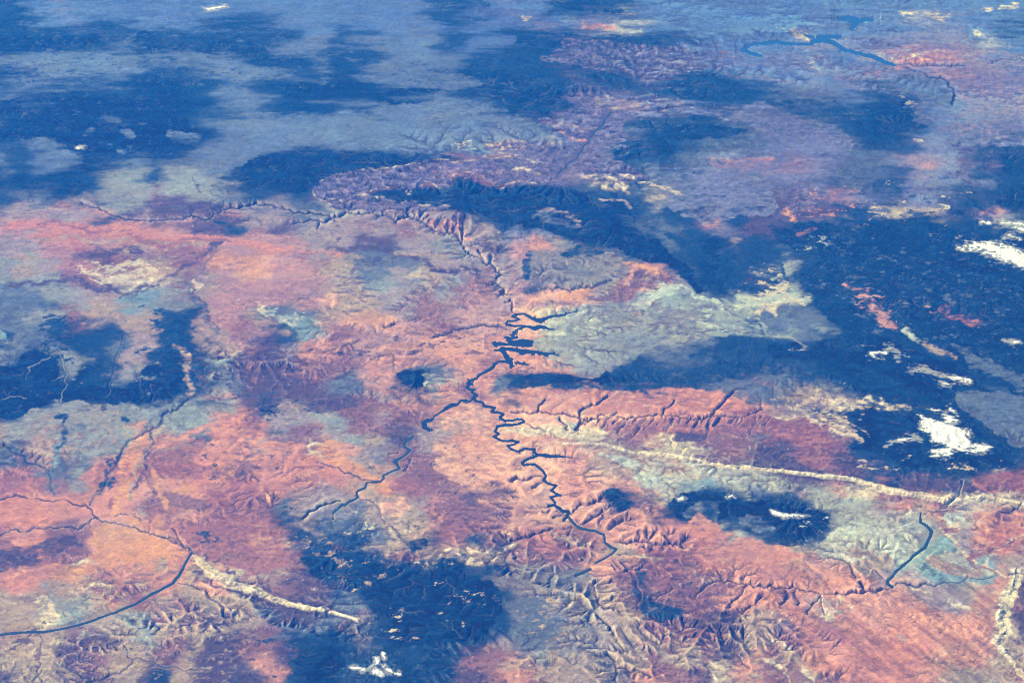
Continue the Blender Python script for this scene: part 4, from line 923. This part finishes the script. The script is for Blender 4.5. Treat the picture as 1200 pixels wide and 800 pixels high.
# ------------------------------------------------------------------ materials
def nt_new(name):
    m = bpy.data.materials.new(name); m.use_nodes = True
    t = m.node_tree; t.nodes.clear()
    return m, t, t.nodes.new('ShaderNodeOutputMaterial')
def rock_material(name, rough=.95, strength=.2, bump=.35):
    m, t, out = nt_new(name)
    N_, L_ = t.nodes.new, t.links.new
    bs = N_('ShaderNodeBsdfPrincipled'); bs.inputs['Roughness'].default_value = rough
    bs.inputs['Specular IOR Level'].default_value = .0
    at = N_('ShaderNodeAttribute'); at.attribute_name = 'albedo'
    tc = N_('ShaderNodeTexCoord')
    n1 = N_('ShaderNodeTexNoise'); n1.inputs['Scale'].default_value = 1.7; n1.inputs['Detail'].default_value = 5; n1.inputs['Roughness'].default_value = .68
    L_(tc.outputs['Object'], n1.inputs['Vector'])
    mr = N_('ShaderNodeMapRange'); mr.inputs[1].default_value = .25; mr.inputs[2].default_value = .75
    mr.inputs[3].default_value = 1 - strength; mr.inputs[4].default_value = 1 + strength
    L_(n1.outputs['Fac'], mr.inputs[0])
    mx = N_('ShaderNodeVectorMath'); mx.operation = 'SCALE'
    L_(at.outputs['Color'], mx.inputs[0]); L_(mr.outputs[0], mx.inputs['Scale'])
    L_(mx.outputs[0], bs.inputs['Base Color'])
    n2 = N_('ShaderNodeTexNoise'); n2.inputs['Scale'].default_value = 2.4; n2.inputs['Detail'].default_value = 4
    L_(tc.outputs['Object'], n2.inputs['Vector'])
    bp = N_('ShaderNodeBump'); bp.inputs['Strength'].default_value = bump; bp.inputs['Distance'].default_value = .12
    L_(n2.outputs['Fac'], bp.inputs['Height']); L_(bp.outputs[0], bs.inputs['Normal'])
    L_(bs.outputs[0], out.inputs[0])
    return m
M_GROUND = rock_material('desert_rock')
M_RIDGE = rock_material('ridge_sandstone')
M_FOREST = rock_material('conifer_forest', 1.0, .22, .5)
M_MOUNT = rock_material('mountain_rock', .95, .3, .5)
def snow_material():
    m, t, out = nt_new('snow')
    bs = t.nodes.new('ShaderNodeBsdfPrincipled'); bs.inputs['Roughness'].default_value = .7
    tc = t.nodes.new('ShaderNodeTexCoord'); n = t.nodes.new('ShaderNodeTexNoise'); n.inputs['Scale'].default_value = 1.2; n.inputs['Detail'].default_value = 6
    cr = t.nodes.new('ShaderNodeValToRGB'); cr.color_ramp.elements[0].position = .3; cr.color_ramp.elements[0].color = (.38, .42, .47, 1)
    cr.color_ramp.elements[1].position = .55; cr.color_ramp.elements[1].color = (.80, .85, .93, 1)
    t.links.new(tc.outputs['Object'], n.inputs['Vector']); t.links.new(n.outputs['Fac'], cr.inputs[0]); t.links.new(cr.outputs[0], bs.inputs['Base Color'])
    t.links.new(bs.outputs[0], out.inputs[0]); return m
M_SNOW = snow_material()
def water_material(name, col, rough):
    m, t, out = nt_new(name)
    bs = t.nodes.new('ShaderNodeBsdfPrincipled'); bs.inputs['Roughness'].default_value = rough; bs.inputs['IOR'].default_value = 1.33
    tc = t.nodes.new('ShaderNodeTexCoord'); n = t.nodes.new('ShaderNodeTexNoise'); n.inputs['Scale'].default_value = .25; n.inputs['Detail'].default_value = 4
    cr = t.nodes.new('ShaderNodeValToRGB')
    cr.color_ramp.elements[0].color = (*[c * .8 for c in col], 1); cr.color_ramp.elements[1].color = (*[c * 1.25 for c in col], 1)
    t.links.new(tc.outputs['Object'], n.inputs['Vector']); t.links.new(n.outputs['Fac'], cr.inputs[0]); t.links.new(cr.outputs[0], bs.inputs['Base Color'])
    t.links.new(bs.outputs[0], out.inputs[0]); return m
M_LAKE = water_material('clear_lake_water', (.004, .014, .045), .35)
M_FAR = water_material('bright_lake_water', (.002, .06, .26), .35)
M_RIVER = water_material('silty_river_water', (.012, .035, .055), .4)

# ------------------------------------------------------------------ the ground, one sheet
vid = np.arange(NYF * NXF).reshape(NYF, NXF)
# rows run from far to near: wind the quads so that normals point up
F_ALL = np.stack([vid[1:, :-1], vid[1:, 1:], vid[:-1, 1:], vid[:-1, :-1]], -1).reshape(-1, 4)
link('ground', make_mesh('ground', POS.reshape(-1, 3), F_ALL, full_c.reshape(-1, 3)), M_GROUND,
     'pink, mauve and grey desert plateau cut by branching canyons', None, 'structure')
print('ground', round(time.time() - T0, 1))

CP = P0; CU = up_n[core]
CID = np.arange(NY * NX).reshape(NY, NX)
F_CORE = np.stack([CID[1:, :-1], CID[1:, 1:], CID[:-1, 1:], CID[:-1, :-1]], -1)     # (NY-1, NX-1, 4)
def cell(mask):       # vertex field -> cell mask (all four corners)
    return mask[1:, :-1] & mask[1:, 1:] & mask[:-1, 1:] & mask[:-1, :-1]
def sheet(name, cells, height, mat, colour=True, **kw):
    fs = F_CORE[cells]
    if len(fs) < 3: return None
    used = np.unique(fs); remap = np.zeros(NY * NX, np.int32); remap[used] = np.arange(len(used))
    v = (CP + CU * height[..., None]).reshape(-1, 3)[used]
    org = v.mean(0)
    me = make_mesh(name, v - org, remap[fs], ALB.reshape(-1, 3)[used] if colour else None)
    o = link(name, me, mat, **kw); o.location = org
    return o

# ------------------------------------------------------------------ water
for wi, (nm, lab, cat, lines, l0, l1) in enumerate(WATERS):
    c = cell((WID == wi) & (WDIST < 1.1))
    sheet(nm, c, np.where(WLEV < 1e3, WLEV, 0).astype(F32), M_FAR if 'bright' in lab else (M_LAKE if nm == 'lake' else M_RIVER), False, label=lab, kind='structure')

covered = np.zeros((NY, NX), bool)
for (lab, shp, rag, spk), f in zip(SNOWS, SNF):
    m = (f > 0) & ~covered
    c = cell(m)
    if len(shp) == 1 and c.any():      # one streak is one piece: keep the main body of it
        rr, cc = np.where(c); wn_ = (slice(rr.min(), rr.max() + 1), slice(cc.min(), cc.max() + 1))
        sub = c[wn_]; lb = np.where(sub, np.arange(1, sub.size + 1).reshape(sub.shape), 0)
        for _ in range(400):
            nb = lb.copy()
            nb[1:] = np.maximum(nb[1:], lb[:-1]); nb[:-1] = np.maximum(nb[:-1], lb[1:])
            nb[:, 1:] = np.maximum(nb[:, 1:], lb[:, :-1]); nb[:, :-1] = np.maximum(nb[:, :-1], lb[:, 1:])
            nb = np.where(sub, nb, 0)
            if (nb == lb).all(): break
            lb = nb
        ids, cnt = np.unique(lb[lb > 0], return_counts=True)
        c = c.copy(); c[wn_] = lb == ids[cnt.argmax()]
    o = sheet('snow_patch', c, HT + .045, M_SNOW, False, label=lab, cat='snow', group=G1)
    covered |= m
print('snow', round(time.time() - T0, 1))

# ------------------------------------------------------------------ forests
seeds = [
 ('dense dark blue-green forest filling the upper left plateau', (110,140)), ('dark forest strip crossing the far upper left corner', (60,50)),
 ('dark forest belt near the top left centre', (240,50)), ('forest band between pale steppes at upper centre', (420,108)),
 ('dark forest wedge left of the great canyon bend', (610,102)), ('dark forest strip along the top centre', (700,50)),
 ('dark forest on the rim right above the canyon fork', (790,108)), ('dark forest tongue right of the canyon fork', (800,152)),
 ('dark forest belt on the rim left of the great canyon', (400,190)), ('large dark forested dome below the great canyon', (680,245)),
 ('dark forest lobe near the upper right lake', (1060,140)), ('dark wooded mesa at the left edge with pale washes', (110,450)),
 ('small round forest on the lone dome mountain', (487,445)), ('long thin dark forest slope right of the reservoir', (680,443)),
 ('broad dark forest upland at the bottom centre', (500,710)), ('dark forest around the snow-streaked mountains', (900,605)),
 ('dark forest around the largest snowfield', (1100,510)), ('dark forest upland at the right below the upper snow patches', (1050,330)),
 ('dark wooded hills at the far right under the top lake', (1150,220)), ('dark woods at lower left centre beside the bottom snow peaks', (390,775)),
 ('small dark woods on the twin hills right of the reservoir head', (720,583)), ('wooded purple badlands left of the lone dome', (310,450)),
]
sx_ = np.array([s[1][0] for s in seeds], F32); sy_ = np.array([s[1][1] for s in seeds], F32)
wooded = cell(blur(WOOD, .8) > .62)
# keep compact woods, drop specks
dens = blur(wooded.astype(F32), 4)
wooded &= dens > .5
cX = SX[:-1, :-1] + wpx[:-1, :-1]; cY = (SY[:-1, :-1] + wpy[:-1, :-1])
near_i = np.zeros(cX.shape, np.int32); bd_ = np.full(cX.shape, 1e9, F32)
for i in range(len(seeds)):
    d = (cX - sx_[i]) ** 2 + ((cY - sy_[i]) * 2.4) ** 2
    mm = d < bd_; near_i[mm] = i; bd_[mm] = d[mm]
for i, (lab, _) in enumerate(seeds):
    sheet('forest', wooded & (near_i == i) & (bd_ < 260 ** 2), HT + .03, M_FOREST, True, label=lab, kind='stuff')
print('forest', round(time.time() - T0, 1))

# ------------------------------------------------------------------ landforms named on their own
def ellipse(x, y, rx, ry): return (((SX + wpx * .5 - x) / rx) ** 2 + ((SY + wpy * .5 - y) / ry) ** 2) < 1
MOUNTS = [
 ('lone dark dome mountain left of the reservoir', (490,447,28,15)), ('small leftmost mountain of the three snowy ones on pale clay', (800,593,22,13)), ('middle mountain of the three snowy ones on pale clay', (853,592,29,15)),
 ('right-hand long mountain with the narrow snow crest', (930,612,44,24)), ('cluster of snow-capped peaks at the bottom edge', (440,783,34,18)),
 ('snow-tipped volcano in the upper left forest', (100,175,12,7)), ('pair of small dark hills right of the reservoir head', (720,586,18,15)),
]
taken = np.zeros((NY, NX), bool)
for lab, el in MOUNTS:
    m = ellipse(*el) & ~taken
    sheet('mountain', cell(m), HT + .012, M_MOUNT, True, label=lab, kind='structure')
    taken |= m
def band_cells(pts, extra):
    r = line_dist(pts, 18, RX, RY); w, d, hw, tt, side = r
    m = np.zeros((NY, NX), bool); m[w] = (d < hw + extra); return m
RIDGES = [b for b in BANDS if b[0] == 'w' and len(b[1]) >= 9]
for (kd, pts), lab in zip(RIDGES, ['long cream hogback ridge running to the right edge', 'bright cream comb-like ridge curving across the lower left', 'knobbly cream reef ridge in the lower right corner']):
    m = band_cells(pts, .8) & ~taken
    sheet('ridge', cell(m), HT + .012, M_RIDGE, True, label=lab, kind='structure'); taken |= m
m = band_cells([(10,266,5),(60,266,5),(120,272,5),(200,279,5),(270,286,5),(340,294,4)], 1) & ~taken
sheet('cliff', cell(m), HT + .012, M_RIDGE, True, label='long straight red cliff band at the left', kind='structure'); taken |= m
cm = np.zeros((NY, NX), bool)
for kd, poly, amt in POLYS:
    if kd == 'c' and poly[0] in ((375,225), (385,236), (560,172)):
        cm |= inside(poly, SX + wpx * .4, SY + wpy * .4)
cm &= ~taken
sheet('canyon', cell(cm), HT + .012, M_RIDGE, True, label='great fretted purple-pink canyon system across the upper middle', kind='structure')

# ------------------------------------------------------------------ light, air, camera
sc = bpy.context.scene
az = math.atan2(SUN_AZ_X, SUN_AZ_Y)           # clockwise from +Y
el = math.radians(SUN_EL)
sd = Vector((math.sin(az) * math.cos(el), math.cos(az) * math.cos(el), math.sin(el)))
sun = bpy.data.lights.new('sun', 'SUN'); sun.energy = 5.0; sun.angle = math.radians(.5); sun.color = (1, .975, .94)
so = bpy.data.objects.new('sun', sun); so.rotation_euler = (-sd).to_track_quat('-Z', 'Y').to_euler(); sc.collection.objects.link(so)
w = bpy.data.worlds.new('World'); sc.world = w; w.use_nodes = True
t = w.node_tree; t.nodes.clear()
out = t.nodes.new('ShaderNodeOutputWorld'); bg = t.nodes.new('ShaderNodeBackground'); sky = t.nodes.new('ShaderNodeTexSky')
sky.sky_type = 'NISHITA'; sky.sun_disc = False; sky.sun_elevation = el; sky.sun_rotation = az
bg.inputs[1].default_value = .06
t.links.new(sky.outputs[0], bg.inputs[0]); t.links.new(bg.outputs[0], out.inputs[0])

# even blue air between the camera and the ground
HAZE_D = 0.00062
zlo = float(POS[..., 2].min()) - 1; x0, x1 = float(POS[..., 0].min()) - 1, float(POS[..., 0].max()) + 1
y0, y1 = min(float(POS[..., 1].min()), float(CAM[1])) - 20, float(POS[..., 1].max()) + 1
zhi = float(CAM[2]) + 2
bv = [(x, y, z) for z in (zlo, zhi) for y in (y0, y1) for x in (x0, x1)]
bf = [(0, 2, 3, 1), (4, 5, 7, 6), (0, 1, 5, 4), (2, 6, 7, 3), (0, 4, 6, 2), (1, 3, 7, 5)]
hm = bpy.data.meshes.new('haze'); hm.from_pydata(bv, [], bf); hm.update()
m, t, out = nt_new('haze_air')
pv = t.nodes.new('ShaderNodeVolumePrincipled'); pv.inputs['Color'].default_value = (.0002, .155, 1.0, 1)
pv.inputs['Density'].default_value = HAZE_D; pv.inputs['Anisotropy'].default_value = .2
pv.inputs['Absorption Color'].default_value = (1, 1, 1, 1)
t.links.new(pv.outputs[0], out.inputs['Volume'])
link('haze', hm, m, 'thin blue air over the whole desert', None, 'stuff')

cam = bpy.data.cameras.new('camera'); co = bpy.data.objects.new('camera', cam); sc.collection.objects.link(co)
cam.sensor_width = 36; cam.lens = 36 * FOC / 1200; cam.clip_start = 1; cam.clip_end = 12000
rt = Vector((1, 0, 0)); upv = Vector(UP); fwv = Vector(FW)
M = Matrix((rt, upv, -fwv)).transposed().to_4x4(); M.translation = Vector(CAM)
co.matrix_world = M; sc.camera = co
vs = sc.view_settings; vs.view_transform = 'Standard'; vs.look = 'None'; vs.gamma = 1; vs.use_curve_mapping = False
vs.exposure = 0.78
sc.cycles.filter_width = 1.1; sc.cycles.volume_bounces = 0; sc.cycles.max_bounces = 4; sc.cycles.diffuse_bounces = 2
sc.cycles.use_denoising = True
try:
    sc.cycles.denoiser = 'OPENIMAGEDENOISE'; sc.cycles.denoising_input_passes = 'RGB_ALBEDO_NORMAL'; sc.cycles.denoising_prefilter = 'NONE'
except Exception: pass
print('done', round(time.time() - T0, 1))
